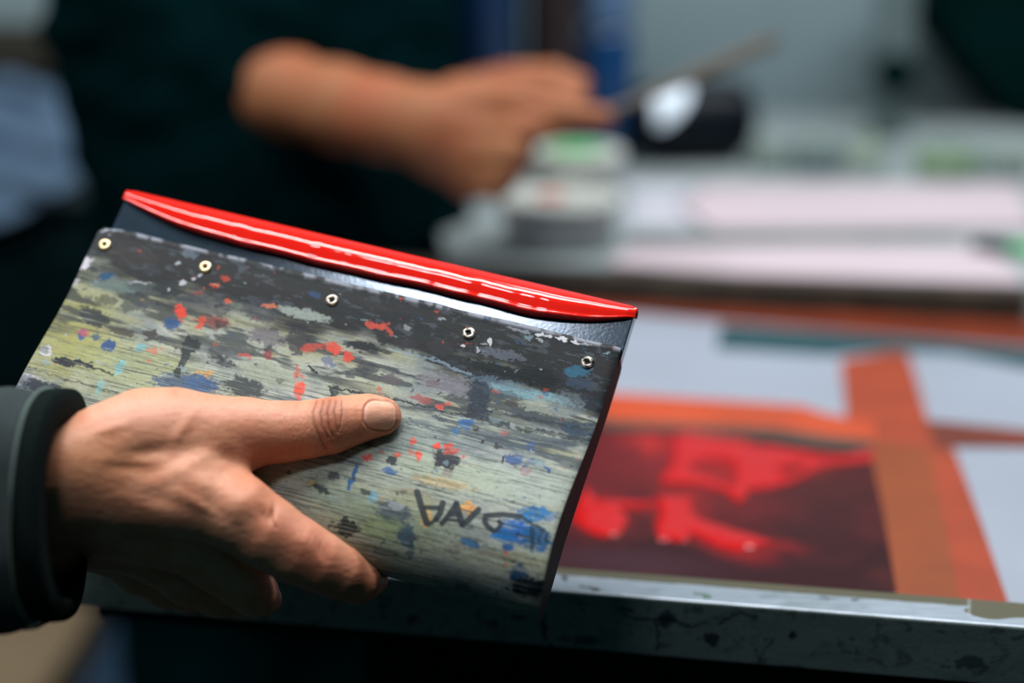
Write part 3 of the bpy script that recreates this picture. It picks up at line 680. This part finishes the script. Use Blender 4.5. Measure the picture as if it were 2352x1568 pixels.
pudd = [
 (C5([(505,600),(560,575),(640,592),(760,612),(780,600),(800,630),(900,636),(1000,655),(1100,678),(1200,672),(1285,645),(1300,690),(1250,702),(1100,716),(1040,745),(960,785),(880,806),(800,815),(778,865),(735,850),(715,820),(620,795),(540,792),(455,790),(440,765),(490,725),(505,660)]),
  [C5([(575,715),(650,690),(735,705),(745,740),(742,790),(690,778),(640,755),(580,735)]), C5([(925,725),(1025,708),(1000,742),(950,755)])], 'wet red ink pool with a hole in it, its tail running to the orange strip'),
 (C5([(440,830),(520,835),(585,835),(570,890),(610,925),(700,955),(800,985),(910,1020),(850,1030),(760,1055),(690,1040),(620,1010),(575,985),(555,1015),(440,1010),(430,960),(450,900)]), [], 'wet red ink smear pointing right, lower middle of the stencil'),
 (C5([(120,860),(165,790),(200,845),(260,850),(440,858),(440,872),(300,885),(328,930),(300,985),(230,1000),(160,975),(100,930)]), [], 'rounded wet red ink pool beside the squeegee end'),
]
for poly, holes, lab in pudd:
    A_ = np.array(poly); x0, y0 = A_.min(0) - 3; x1, y1 = A_.max(0) + 3
    n1 = int((x1 - x0) / 2.6); n2 = int((y1 - y0) / 1.8)
    g1_, g2_ = np.meshgrid(np.linspace(x0, x1, n1), np.linspace(y0, y1, n2), indexing='ij'); fx = g1_.ravel(); fy = g2_.ravel()
    wx = fx + (fbm(fx / 18, fy / 10, 3, 5) - .5) * 10; wy = fy + (fbm(fx / 18, fy / 10, 3, 6) - .5) * 6
    ins = inpoly(wx, wy, poly); D = polydist(wx, wy, poly)
    for h_ in holes:
        hi_ = inpoly(wx, wy, h_); D = np.minimum(D, polydist(wx, wy, h_)); ins &= ~hi_
    ht = np.where(ins, .0018 * (1 - np.exp(-D / 9.)) * (.6 + .8 * fbm(fx / 30, fy / 14, 3, 9)), 0)
    pts = np.array([PL(x, y, ZM + .0007) for x, y in zip(fx, fy)]); pts[:, 2] += ht
    used, Fq = masked(gridF(n1, n2, True), ins)
    o = mesh('ink_puddle', pts[used], Fq, mPud); tag(o, lab, 'ink', 'red ink pools on the stencil')

# ================================================================== ROOM
mFloor = material('floor_concrete', (22, 36, 40), rough=.8, nscale=3, namt=.4)
o = mesh('floor', [(-3, -1.5, 0), (3, -1.5, 0), (3, 2.6, 0), (-3, 2.6, 0)], [[0, 1, 2, 3]], mFloor, smooth=False); tag(o, kind='structure')
mWall = material('wall_paint', (124, 146, 152), rough=.8, nscale=2.5, namt=.12)
YW = 2.3
o = mesh('wall_back', [(-3, YW, 0), (3, YW, 0), (3, YW, 2.8), (-3, YW, 2.8)], [[0, 1, 2, 3]], mWall, smooth=False); tag(o, kind='structure')
mWallS = material('wall_side_paint', (40, 48, 50), rough=.9, nscale=2, namt=.2)
o = mesh('wall_left', [(-3, -1.5, 0), (-3, YW, 0), (-3, YW, 2.8), (-3, -1.5, 2.8)], [[0, 1, 2, 3]], mWallS, smooth=False); tag(o, kind='structure')
o = mesh('wall_right', [(3, -1.5, 0), (3, YW, 0), (3, YW, 2.8), (3, -1.5, 2.8)], [[0, 3, 2, 1]], mWallS, smooth=False); tag(o, kind='structure')

# bench that carries the frame (dark, set back below it)
mBench = material('bench_black', (4, 26, 29), rough=.95, spec=.05, nscale=10, namt=.3)
pb = empty('press_bench', FR(.3, .3, 0)); tag(pb, 'black steel press bench under the screen frame', 'bench')
def benchbox(name, a0, a1, b0, b1, z0, z1, mat=mBench, par=pb, bev=.004):
    c = [FR(a, b, z) for z in (z0, z1) for b in (b0, b1) for a in (a0, a1)]
    o = mesh(name, c, [[0, 2, 3, 1], [4, 5, 7, 6], [0, 1, 5, 4], [2, 6, 7, 3], [0, 4, 6, 2], [1, 3, 7, 5]], mat, par, smooth=False)
    mo = o.modifiers.new('b', 'BEVEL'); mo.width = bev; mo.segments = 2
    return o
benchbox('platen', FB0 + .01, .9, .04, FD, ZT - BH - .03, ZT - BH)
for a in (-.12, .85):
    for b in (.10, FD - .06): benchbox('leg', a, a + .05, b, b + .05, 0, ZT - BH - .03)
benchbox('apron', -.12, .9, .09, .10, .18, ZT - BH - .03)

# back bench with white top
yb = FR(0, FD + .03, 0)[1]
q = PL(1700, 645, ZT - .001)
mTop = material('bench_top', (142, 154, 156), rough=.55, nscale=6, namt=.2)
bb = empty('back_bench', (.6, 1.6, 0)); tag(bb, 'pale topped work bench behind the screen frame', 'bench')
def pz(x, y, z): return np.array([x, y, z])
nearL = PL(1030, 600, ZT - .001); nearR = PL(2352, 672, ZT - .001)
dv = (nearR - nearL) / (nearR[0] - nearL[0]); nl = nearL; nr = nearL + dv * 1.6
topv = [nl, nr, np.array([nr[0], 2.18, ZT - .001]), np.array([nl[0] - .10, 2.18, ZT - .001])]
V_ = topv + [t - np.array([0, 0, .03]) for t in topv]
o = mesh('bench_top', V_, [[0, 1, 2, 3], [7, 6, 5, 4], [0, 4, 5, 1], [1, 5, 6, 2], [2, 6, 7, 3], [3, 7, 4, 0]], mTop, bb, smooth=False)
for lx, ly in ((nl[0] + .03, 1.45), (nl[0] + .03, 2.05), (1.35, 1.55), (1.35, 2.05)):
    boxmesh('leg', (lx, ly, 0), (lx + .05, ly + .05, ZT - .031), mBench, bb)
mPap = material('paper_pink', (186, 172, 180), rough=.7, nscale=7, namt=.06)
mPap2 = material('paper_white', (178, 180, 190), rough=.7, nscale=7, namt=.06)
def sheet(pts, h, mat, lab):
    z = ZT - .001
    T_ = [PL(x, y, z + h) for x, y in pts]; n = len(T_); V_ = T_ + [t - np.array([0, 0, h]) for t in T_]
    o = mesh('paper_sheet', V_, [list(range(n))[::-1], list(range(n, 2 * n))] + [[i, (i + 1) % n, n + (i + 1) % n, n + i] for i in range(n)], mat, smooth=False)
    tag(o, lab, 'paper')
sheet([(1440,566),(1900,560),(2240,566),(2330,612),(2352,650),(1700,628),(1400,606)], .003, mPap, 'pinkish white sheet at the near edge of the back bench')
sheet([(1620,425),(2340,425),(2380,520),(1640,524),(1560,470)], .006, mPap, 'large pinkish white sheet in the middle of the back bench')
sheet([(1440,420),(1600,425),(1550,470),(1600,520),(1445,520)], .004, mPap2, 'white sheet beside the squat grey pot on the back bench')
# thin grey ruler between the sheets
rl = [PL(x, y, ZT + .003) for x, y in ((1440,534),(2200,522),(2200,538),(1440,554))]; V_ = rl + [t - np.array([0, 0, .004]) for t in rl]
o = mesh('metal_ruler', V_, [[3, 2, 1, 0], [4, 5, 6, 7], [0, 1, 5, 4], [1, 2, 6, 5], [2, 3, 7, 6], [3, 0, 4, 7]], material('ruler_grey', (128, 138, 136), rough=.5, metal=.3, nscale=30, namt=.2), smooth=False)
tag(o, 'long grey ruler lying between the two pinkish sheets', 'ruler')

# pots
mPotW = material('pot_white', (190, 196, 190), rough=.45, nscale=25, namt=.12)
mPotG = material('pot_grey', (172, 178, 182), rough=.45, nscale=25, namt=.15)
mGreen = material('green_plastic', (70, 190, 100), rough=.4, nscale=20, namt=.1)
mRedS = material('red_smudge', (200, 110, 96), rough=.5, nscale=60, namt=.3)
def pot(cx, ybase, ytop, hw, mat, lab, lidmat, zb=ZT - .001):
    b = PL(cx, ybase, zb); d = (b - CAM) @ cF; r = hw * d / F
    b = b + np.array([0, r, 0]); d = (b - CAM) @ cF; r = hw * d / F; h = (ybase - ytop) * d / F / math.cos(PITCH) * .80
    e = empty('ink_pot', b); tag(e, lab, 'pot')
    lathe('body', [(r * .90, 0), (r * .93, .003), (r * .97, h * .7), (r, h * .82), (r * .99, h * .82)], b, (0, 0, 1), mat, e)
    lathe('lid', [(r * 1.03, h * .82), (r * 1.05, h * .84), (r * 1.05, h * .94), (r * 1.0, h), (r * .9, h), (r * .88, h * .985), (.001, h * .985)], b, (0, 0, 1), lidmat, e)
    return e, b, r, h
ep, bpnt, rp, hp_ = pot(1288, 588, 455, 134, mPotG, 'squat grey ink pot on the back bench, just right of the black-clad worker', mPotW)
ep2, b2, r2, h2 = pot(1326, 500, 335, 104, mPotW, 'taller white ink pot with a green patch on its lid, behind the squat grey pot', mPotW)
# green lid patch, red smudge (dried ink on pots)
th_ = np.linspace(0, 2 * math.pi, 28, endpoint=False)
pc = b2 + np.array([0, -r2 * .1, h2 + .0015]); mesh('green_patch', [pc + np.array([math.cos(t) * r2 * .62, math.sin(t) * r2 * .55, 0]) for t in th_], [list(range(28))], mGreen, ep2, smooth=False)
pc = bpnt + np.array([-rp * .15, -rp * .1, hp_ + .001]); mesh('red_smudge', [pc + np.array([math.cos(t) * rp * .28, math.sin(t) * rp * .35, 0]) for t in th_], [list(range(28))], mRedS, ep, smooth=False)

# dark tub with a painted highlight
mNavy = material('navy_plastic', (3, 14, 24), rough=.4, spec=.15, nscale=10, namt=.3)
tb = PL(1590, 388, ZT); d = (tb - CAM) @ cF; s = d / F
tc_ = tb + np.array([0, .05, 96 * s])
ax = np.array([1.0, .10, .02]); ax /= np.linalg.norm(ax)
et = empty('dark_tub', tb); tag(et, 'glossy navy-black ink tub lying on its side behind the wooden stick', 'tub')
Lh = 150 * s; Rr = 97 * s
lathe('tub_body', [(.002, -Lh), (Rr * .45, -Lh), (Rr * .72, -Lh * .93), (Rr * .9, -Lh * .7), (Rr, -Lh * .3), (Rr, Lh * .5), (Rr * .95, Lh * .75), (Rr * .8, Lh * .93), (Rr * .5, Lh), (.002, Lh)], tc_, ax, mNavy, et)
mWh = material('painted_highlight', (222, 240, 255), rough=.35, nscale=20, namt=.08)
# curved pale patch painting a highlight on the tub, upper left front
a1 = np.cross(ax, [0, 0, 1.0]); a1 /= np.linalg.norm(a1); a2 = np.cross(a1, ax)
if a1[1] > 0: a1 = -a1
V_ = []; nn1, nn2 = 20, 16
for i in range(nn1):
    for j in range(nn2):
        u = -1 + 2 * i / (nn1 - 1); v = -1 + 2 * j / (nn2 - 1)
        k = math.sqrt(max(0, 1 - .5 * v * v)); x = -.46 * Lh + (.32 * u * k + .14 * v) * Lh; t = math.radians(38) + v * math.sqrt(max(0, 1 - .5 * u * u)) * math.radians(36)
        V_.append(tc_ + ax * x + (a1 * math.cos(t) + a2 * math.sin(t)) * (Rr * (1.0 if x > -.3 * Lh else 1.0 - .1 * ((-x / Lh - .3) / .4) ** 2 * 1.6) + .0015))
mesh('label', V_, gridF(nn1, nn2), mWh, et)['label'] = 'bright white painted highlight'  # highlight put into the colour, not a printed label

# tall blue containers behind the hands
mBlue = material('blue_drum', (6, 46, 84), rough=.35, nscale=6, namt=.3)
mMar = material('maroon_drum', (32, 20, 24), rough=.5, nscale=6, namt=.3)
mBlue2 = material('blue_bottle', (14, 62, 110), rough=.25, spec=.6, nscale=6, namt=.3)
mLB = material('pale_blue_cap', (110, 150, 196), rough=.4, nscale=6, namt=.2)
def drum(cx, hw, yb_, mat, lab, name, capmat=None, capy=None, H_=.42):
    b = PL(cx, yb_, ZT - .001); d = (b - CAM) @ cF; r = hw * d / F
    e = empty(name, b); tag(e, lab, 'bottle' if 'bottle' in name else 'drum')
    top_ = H_
    if capy is not None:
        top_ = float(((PY(cx, capy, b[1]) - b)[2]))
    lathe('body', [(r * .94, 0), (r, .006), (r, top_ * .93), (r * .95, top_ * .97), (r * .7, top_)], b, (0, 0, 1), mat, e)
    lathe('cap', [(r * .72, top_), (r * .96, top_ + .004), (r * .96, top_ + .16), (r * .86, top_ + .165), (.001, top_ + .165)], b, (0, 0, 1), capmat or mat, e)
    return e
drum(1120, 82, 385, mBlue, 'dark blue plastic drum standing behind the working hand, nearest the black shirt', 'plastic_drum')
drum(1270, 62, 388, mMar, 'near-black maroon drum between the two blue containers', 'plastic_drum')
drum(1390, 60, 370, mBlue2, 'blue bottle with a pale blue top, against the grey wall', 'plastic_bottle', mLB, 62)

# wooden ink stick (spatula) held in the hand
mStick = material('stick_wood', (88, 84, 76), rough=.6, nscale=60, namt=.25, stretch=(1, 8, 8))
A_ = W(1395, 258, 1.16); B_ = W(1785, 88, 1.22)
ax = B_ - A_; L_ = np.linalg.norm(ax); ax /= L_; sd = np.cross(ax, cF); sd /= np.linalg.norm(sd); th = np.cross(ax, sd)
rings = []
for q in np.linspace(0, 1, 24):
    wdt = .0036 + .0034 * sst(.05, .6, q); c = A_ + ax * L_ * q
    if q > .985: wdt *= .8
    rings.append([c + sd * wdt * math.copysign(abs(math.cos(t)) ** .6, math.cos(t)) + th * .0016 * math.copysign(abs(math.sin(t)) ** .6, math.sin(t)) for t in np.linspace(0, 2 * math.pi, 16, endpoint=False)])
V_, F_ = loft(rings)
o = mesh('ink_stick', V_, F_, mStick); tag(o, 'flat brown wooden mixing stick pointing up and right from the worker\'s fingers', 'stick')

# clutter on the right of the back bench
mGG = material('grey_green_plastic', (112, 130, 124), rough=.6, nscale=14, namt=.3)
mGry = material('machine_grey', (92, 110, 112), rough=.6, nscale=8, namt=.2)
mBlk = material('machine_black', (2, 26, 26), rough=.95, spec=.02, nscale=8, namt=.3)
mLime = material('lime_cap', (112, 140, 108), rough=.5, nscale=8, namt=.2)
def canister(cx, yb_, yt, hw, mat, capmat, lab):
    b = PL(cx, yb_, ZT - .001); d = (b - CAM) @ cF; r = hw * d / F; h = (PY(cx, yt, b[1]) - b)[2]
    e = empty('canister', b); tag(e, lab, 'canister')
    lathe('body', [(r * .95, 0), (r, .004), (r, h * .7), (r * .8, h * .82), (r * .5, h * .85)], b, (0, 0, 1), mat, e)
    lathe('cap', [(r * .5, h * .85), (r * .56, h * .86), (r * .56, h * .98), (r * .5, h), (.001, h)], b, (0, 0, 1), capmat, e)
mWG = material('white_green_plastic', (136, 152, 142), rough=.6, nscale=14, namt=.2)
for a in [(1760, 392, 318, 42, mGG, mWG, 'small grey-green canister on the back bench, first from the dark tub'), (1870, 396, 312, 60, mGry, mWG, 'grey canister with a pale cap on the back bench, left of the upright post'),
          (1985, 398, 318, 48, mWG, mLime, 'pale canister with a lime cap right below the upright post'), (2170, 404, 330, 70, mLime, mGG, 'broad dull green canister on the back bench, under the black machine hood'), (2310, 404, 338, 56, mGG, mWG, 'grey-green canister at the right end of the back bench')]:
    canister(*a)
mk = PL(2290, 565, ZT + .008); d = (mk - CAM) @ cF
e = empty('marker_pen', mk); tag(e, 'short dark marker with a green end at the right of the back bench', 'marker')
a_ = np.array([1, -.55, 0.]); a_ /= np.linalg.norm(a_); r_ = 14 * d / F
lathe('barrel', [(.001, -.022), (r_ * .8, -.022), (r_, -.018), (r_, .012), (.001, .012)], mk, a_, mBlk, e)
lathe('cap', [(.001, .012), (r_ * 1.05, .012), (r_ * 1.05, .028), (r_ * .8, .031), (.001, .031)], mk, a_, mGreen, e)
# upright post with knob and the black machine hood behind the bench
ym = 1.93
e = empty('machine_post', PY(2050, 330, ym)); tag(e, 'grey upright post with a black knob, standing at the back of the bench', 'post')
x0 = PY(2018, 200, ym)[0]; x1 = PY(2092, 200, ym)[0]
boxmesh('post', np.array([x0, ym, ZT]) , np.array([x1, ym + .04, ZT + 1.0]), mGry, None, bev=.004)
po = bpy.data.objects[-1] if False else COL.objects[-1]
po.parent = e; po.matrix_parent_inverse = Matrix.Translation(-Vector(e.location))
kc = PY(2050, 165, ym - .01); lathe('knob', [(.001, -.03), (.020, -.03), (.026, -.024), (.026, -.004), (.018, .006), (.001, .012)], kc, (0, 1, 0), mBlk, e)
e = empty('machine_hood', PY(2250, 320, 2.12)); tag(e, 'large black machine hood with a slanting left edge at the upper right', 'machine')
hp2 = [(2085, -60), (2180, 80), (2268, 190), (2330, 262), (2352, 300), (2560, 340), (2560, -60)]
T_ = [PY(x, y, 2.04) for x, y in hp2]; n = len(T_); V_ = T_ + [t + np.array([0, .2, 0]) for t in T_]
o = mesh('hood', V_, [list(range(n)), list(range(n, 2 * n))[::-1]] + [[i, n + i, n + (i + 1) % n, (i + 1) % n] for i in range(n)], mBlk, e, smooth=False)
x0 = PY(2392, 320, 2.0)[0]; o = boxmesh('hood_stand', (x0, 2.02, ZT), (x0 + .05, 2.07, T_[4][2] + .05), mBlk, None); o.parent = e; o.matrix_parent_inverse = Matrix.Translation(-Vector(e.location))

# left background: shelf strip, cloth heap, floor box
mBrn = material('shelf_brown', (44, 42, 30), rough=.8, nscale=6, namt=.3)
z1 = PY(50, 62, 2.2)[2]; z0 = PY(50, 150, 2.2)[2]; xl = PY(-300, 100, 2.2)[0]; xr = PY(300, 100, 2.2)[0]
o = boxmesh('wall_shelf', (xl, 2.12, z0), (xr, YW, z1), mBrn); tag(o, 'dark brown wooden shelf board on the back wall, upper left corner', 'shelf')
mCloth = material('blue_grey_cloth', (84, 110, 136), rough=.85, nscale=9, namt=.35, color2=(46, 66, 80))
# low dark cabinet and the cloth draped on it
cb = empty('cabinet', (-1.02, 1.955, 0)); tag(cb, 'low black cabinet at the left carrying the blue-grey cloth', 'cabinet')
zc = .75
boxmesh('cabinet_body', (-.55, 0, 0), (.5, .36, zc), mBench, None, bev=.006)
o = COL.objects[-1]; o.parent = cb; o.location = (-.0, -.05, 0)
o = boxmesh('cabinet_door', (-.5, -.065, .08), (-.02, -.05, zc - .04), mBench, None, bev=.003); o.parent = cb
o = boxmesh('cabinet_door', (.0, -.065, .08), (.46, -.05, zc - .04), mBench, None, bev=.003); o.parent = cb
outl = [(-260,150),(0,165),(120,172),(160,215),(205,300),(226,352),(215,388),(150,425),(60,485),(-60,545),(-260,600)]
nu_, nv_ = 60, 40; V_ = []
for i in range(nu_):
    for j in range(nv_):
        px = -260 + (490) * i / (nu_ - 1)
        topy = np.interp(px, [-260, 0, 120, 160, 205, 230], [150, 165, 172, 215, 300, 352])
        boty = np.interp(px, [-260, -60, 60, 150, 215, 230], [556, 530, 485, 425, 388, 360])
        py = topy + (boty - topy) * j / (nv_ - 1)
        dd = 2.12 - .20 * (j / (nv_ - 1)) + .02 * math.sin(px / 30 + py / 45) + .015 * math.sin(py / 17. - px / 60)
        V_.append(W(px, py, dd))
o = mesh('draped_cloth', V_, gridF(nu_, nv_, True), mCloth); tag(o, 'crumpled blue-grey cloth heaped at the far left beside the worker', 'cloth')
m = o.modifiers.new('s', 'SOLIDIFY'); m.thickness = .006
mTan = material('cardboard', (150, 132, 104), rough=.85, nscale=12, namt=.2)
bx = PL(60, 1500, .25)
e = empty('cardboard_box', (bx[0], bx[1], 0)); tag(e, 'tan cardboard box on the floor below the sleeve', 'box')
o = boxmesh('box_body', (-.20, -.12, 0), (.055, .15, .25), mTan, None, bev=.003); o.parent = e
o = boxmesh('box_flap', (-.20, -.122, .25), (.055, .012, .253), mTan, None, bev=.001); o.parent = e
mBc = material('blue_crate', (40, 70, 96), rough=.6, nscale=10, namt=.3)
bx2 = PL(330, 1530, .20)
e = empty('plastic_crate', (bx2[0], bx2[1], 0)); tag(e, 'dark blue plastic crate on the floor, right of the cardboard box', 'crate')
o = boxmesh('crate_body', (-.06, -.10, 0), (.10, .13, .20), mBc, None, bev=.006); o.parent = e
o = boxmesh('crate_rim', (-.066, -.106, .20), (.106, .136, .22), mBc, None, bev=.004); o.parent = e

# ================================================================== BACKGROUND WORKER
wk = empty('person', W(560, 500, 1.32)); wk.name = 'person'
tag(wk, 'worker in a black shirt, bare forearm stretched out, holding a wooden mixing stick', 'person')
mSk2 = material('skin_far', (142, 96, 66), rough=.6, spec=.2, nscale=14, namt=.5, color2=(150, 74, 52), sss=.1)
mShirt = material('black_shirt', (3, 25, 28), rough=1, spec=.0, nscale=9, namt=.3)
def c3(*pts):   # (px,py,depth,r_px)
    o = []
    for (x, y, d_, r) in pts: o.append((W(x, y, d_), r * d_ / F))
    return [(a[0], b[0], a[1], b[1]) for a, b in zip(o[:-1], o[1:])]
A1 = c3((480,150,1.30,100),(640,212,1.26,98),(780,246,1.22,90),(880,268,1.195,86),(985,290,1.175,84))
body2 = [c3((985,262,1.175,62),(1080,270,1.17,66)), c3((985,315,1.175,58),(1075,345,1.17,66)), c3((1010,360,1.18,50),(1085,405,1.18,48))]
fing = [c3((1080,232,1.165,44),(1180,238,1.15,38),(1270,262,1.145,33),(1385,270,1.145,26)),           # index along the stick
        c3((1090,300,1.16,40),(1190,300,1.14,35),(1270,292,1.145,30)),
        c3((1085,345,1.16,38),(1175,350,1.135,33),(1205,335,1.15,28)),
        c3((1085,388,1.165,36),(1165,392,1.14,31),(1195,378,1.155,26)),
        c3((1075,420,1.175,32),(1140,430,1.15,27),(1165,418,1.165,24)),
        c3((1050,215,1.19,42),(1140,200,1.20,34),(1230,205,1.19,28),(1320,235,1.17,24))]                  # thumb
second = [c3((1090,205,1.42,40),(1160,190,1.30,38),(1215,180,1.23,36)), c3((1200,178,1.22,34),(1270,172,1.215,26),(1335,190,1.21,22)), c3((1215,195,1.22,30),(1290,205,1.21,24),(1335,222,1.20,20)), c3((1130,205,1.26,30),(1180,172,1.235,26))]
def w_sdf(P):
    d = None
    for ch in body2 + [A1]:
        e_ = chain_d(P, ch, .02); d = e_ if d is None else smin(d, e_, .02)
    f_ = None
    for ch in fing:
        e_ = chain_d(P, ch, .006); f_ = e_ if f_ is None else smin(f_, e_, .0025)
    d = smin(d, f_, .012)
    return d
def w2_sdf(P):
    d = None
    for ch in second:
        e_ = chain_d(P, ch, .008); d = e_ if d is None else smin(d, e_, .006)
    return d
def w_all(P): return smin(w_sdf(P), w2_sdf(P), .004)
ap = np.array([q for ch in body2 + [A1] + fing + second for s_ in ch for q in s_[:2]])
bV, bQ = surface_nets(w_all, ap.min(0) - .05, ap.max(0) + .05, .003)
bV = project_sdf(w_all, bV, 2)
mesh('body', bV, bQ, mSk2, wk)
tor = [c3((560,-700,1.42,330),(540,-300,1.42,400),(560,60,1.40,420),(600,300,1.42,390)), c3((600,300,1.42,390),(640,520,1.45,380),(600,900,1.50,340)),
       c3((280,-420,1.32,190),(330,-60,1.30,185),(470,135,1.285,150),(640,195,1.265,112)), c3((850,-400,1.5,170),(900,-100,1.52,150),(880,120,1.5,150),(860,470,1.47,200),(760,560,1.47,230))]
leg_ = [c3((420,800,1.50,250),(500,1500,1.6,200),(520,2600,1.9,170)), c3((680,850,1.55,280),(840,1500,1.65,200),(860,2700,1.95,170))]
def t_sdf(P):
    d = None
    for ch in (tor[0], tor[1], tor[3]):
        e_ = chain_d(P, ch, .03); d = e_ if d is None else smin(d, e_, .04)
    # cut the sleeve mouth on a slanting plane
    a = W(672, 118, 1.26); b = W(526, 268, 1.26); nrm = np.cross(b - a, cF); nrm /= np.linalg.norm(nrm)
    if nrm @ cR < 0: nrm = -nrm
    sle = np.maximum(chain_d(P, tor[2], .03), (P - a) @ nrm)
    return smin(d, sle, .015)
ap = np.array([q for ch in tor for s_ in ch for q in s_[:2]])
tV, tQ = surface_nets(t_sdf, ap.min(0) - .24, ap.max(0) + .24, .014)
tV = project_sdf(t_sdf, tV, 1)
tX, tY = proj(tV)
gN = grad(t_sdf, tV, .003); tV = tV + gN * ((fbm(tX / 90, tY / 60, 3, 110) - .5) * .02)[:, None]
mesh('shirt', tV, tQ, mShirt, wk)
def l_sdf(P): return smin(chain_d(P, leg_[0], .03), chain_d(P, leg_[1], .03), .03)
ap = np.array([q for ch in leg_ for s_ in ch for q in s_[:2]])
lV, lQ = surface_nets(l_sdf, ap.min(0) - .2, ap.max(0) + .2, .016)
mesh('trousers', lV, lQ, material('black_trousers', (3, 25, 28), rough=1, spec=0, nscale=9, namt=.3), wk)

# ================================================================== LIGHT
w = bpy.data.worlds.new('world'); scene.world = w; w.use_nodes = True
w.node_tree.nodes['Background'].inputs[0].default_value = (.20, .62, .70, 1); w.node_tree.nodes['Background'].inputs[1].default_value = .06
def area(name, loc, tgt, sx, sy, power, color, roll=0):
    l = bpy.data.lights.new(name, 'AREA'); l.shape = 'RECTANGLE'; l.size = sx; l.size_y = sy; l.energy = power; l.color = color
    o = bpy.data.objects.new(name, l); o.location = loc
    q = (Vector(tgt) - Vector(loc)).to_track_quat('-Z', 'Y'); o.rotation_euler = q.to_euler()
    if roll: o.rotation_euler.rotate_axis('Z', roll)
    return link(o)
area('key_tube', (-.42, .62, 2.30), (-.42, .62, .95), 1.7, .13, 29, (1.0, .94, .90))
area('sheen_tube', (-.292, .075, 2.30), (-.06, .60, 1.05), .28, .11, 5.5, (.95, .96, 1.0), roll=0)
area('floor_fill', (-1.3, 1.25, 2.4), (-.9, 1.6, 0), .9, .2, 10, (.95, .96, 1.0))  # added fill light to brighten the floor at the left
area('back_tube', (.8, 1.45, 2.5), (.75, 1.8, .9), 1.4, .3, 32, (.93, .97, 1.0))

# ================================================================== CAMERA
cd = bpy.data.cameras.new('camera'); cam = bpy.data.objects.new('camera', cd); link(cam)
cd.sensor_width = 36; cd.lens = F / 2352 * 36; cd.clip_start = .02
cam.location = CAM; cam.rotation_euler = (math.radians(90) - PITCH, 0, 0)
cd.dof.use_dof = True; cd.dof.focus_distance = .598; cd.dof.aperture_fstop = 2.1
scene.camera = cam
scene.view_settings.view_transform = 'Standard'; scene.view_settings.look = 'None'
scene.cycles.use_denoising = True
scene.cycles.adaptive_threshold = .015; scene.cycles.max_bounces = 6; scene.cycles.caustics_reflective = False; scene.cycles.caustics_refractive = False
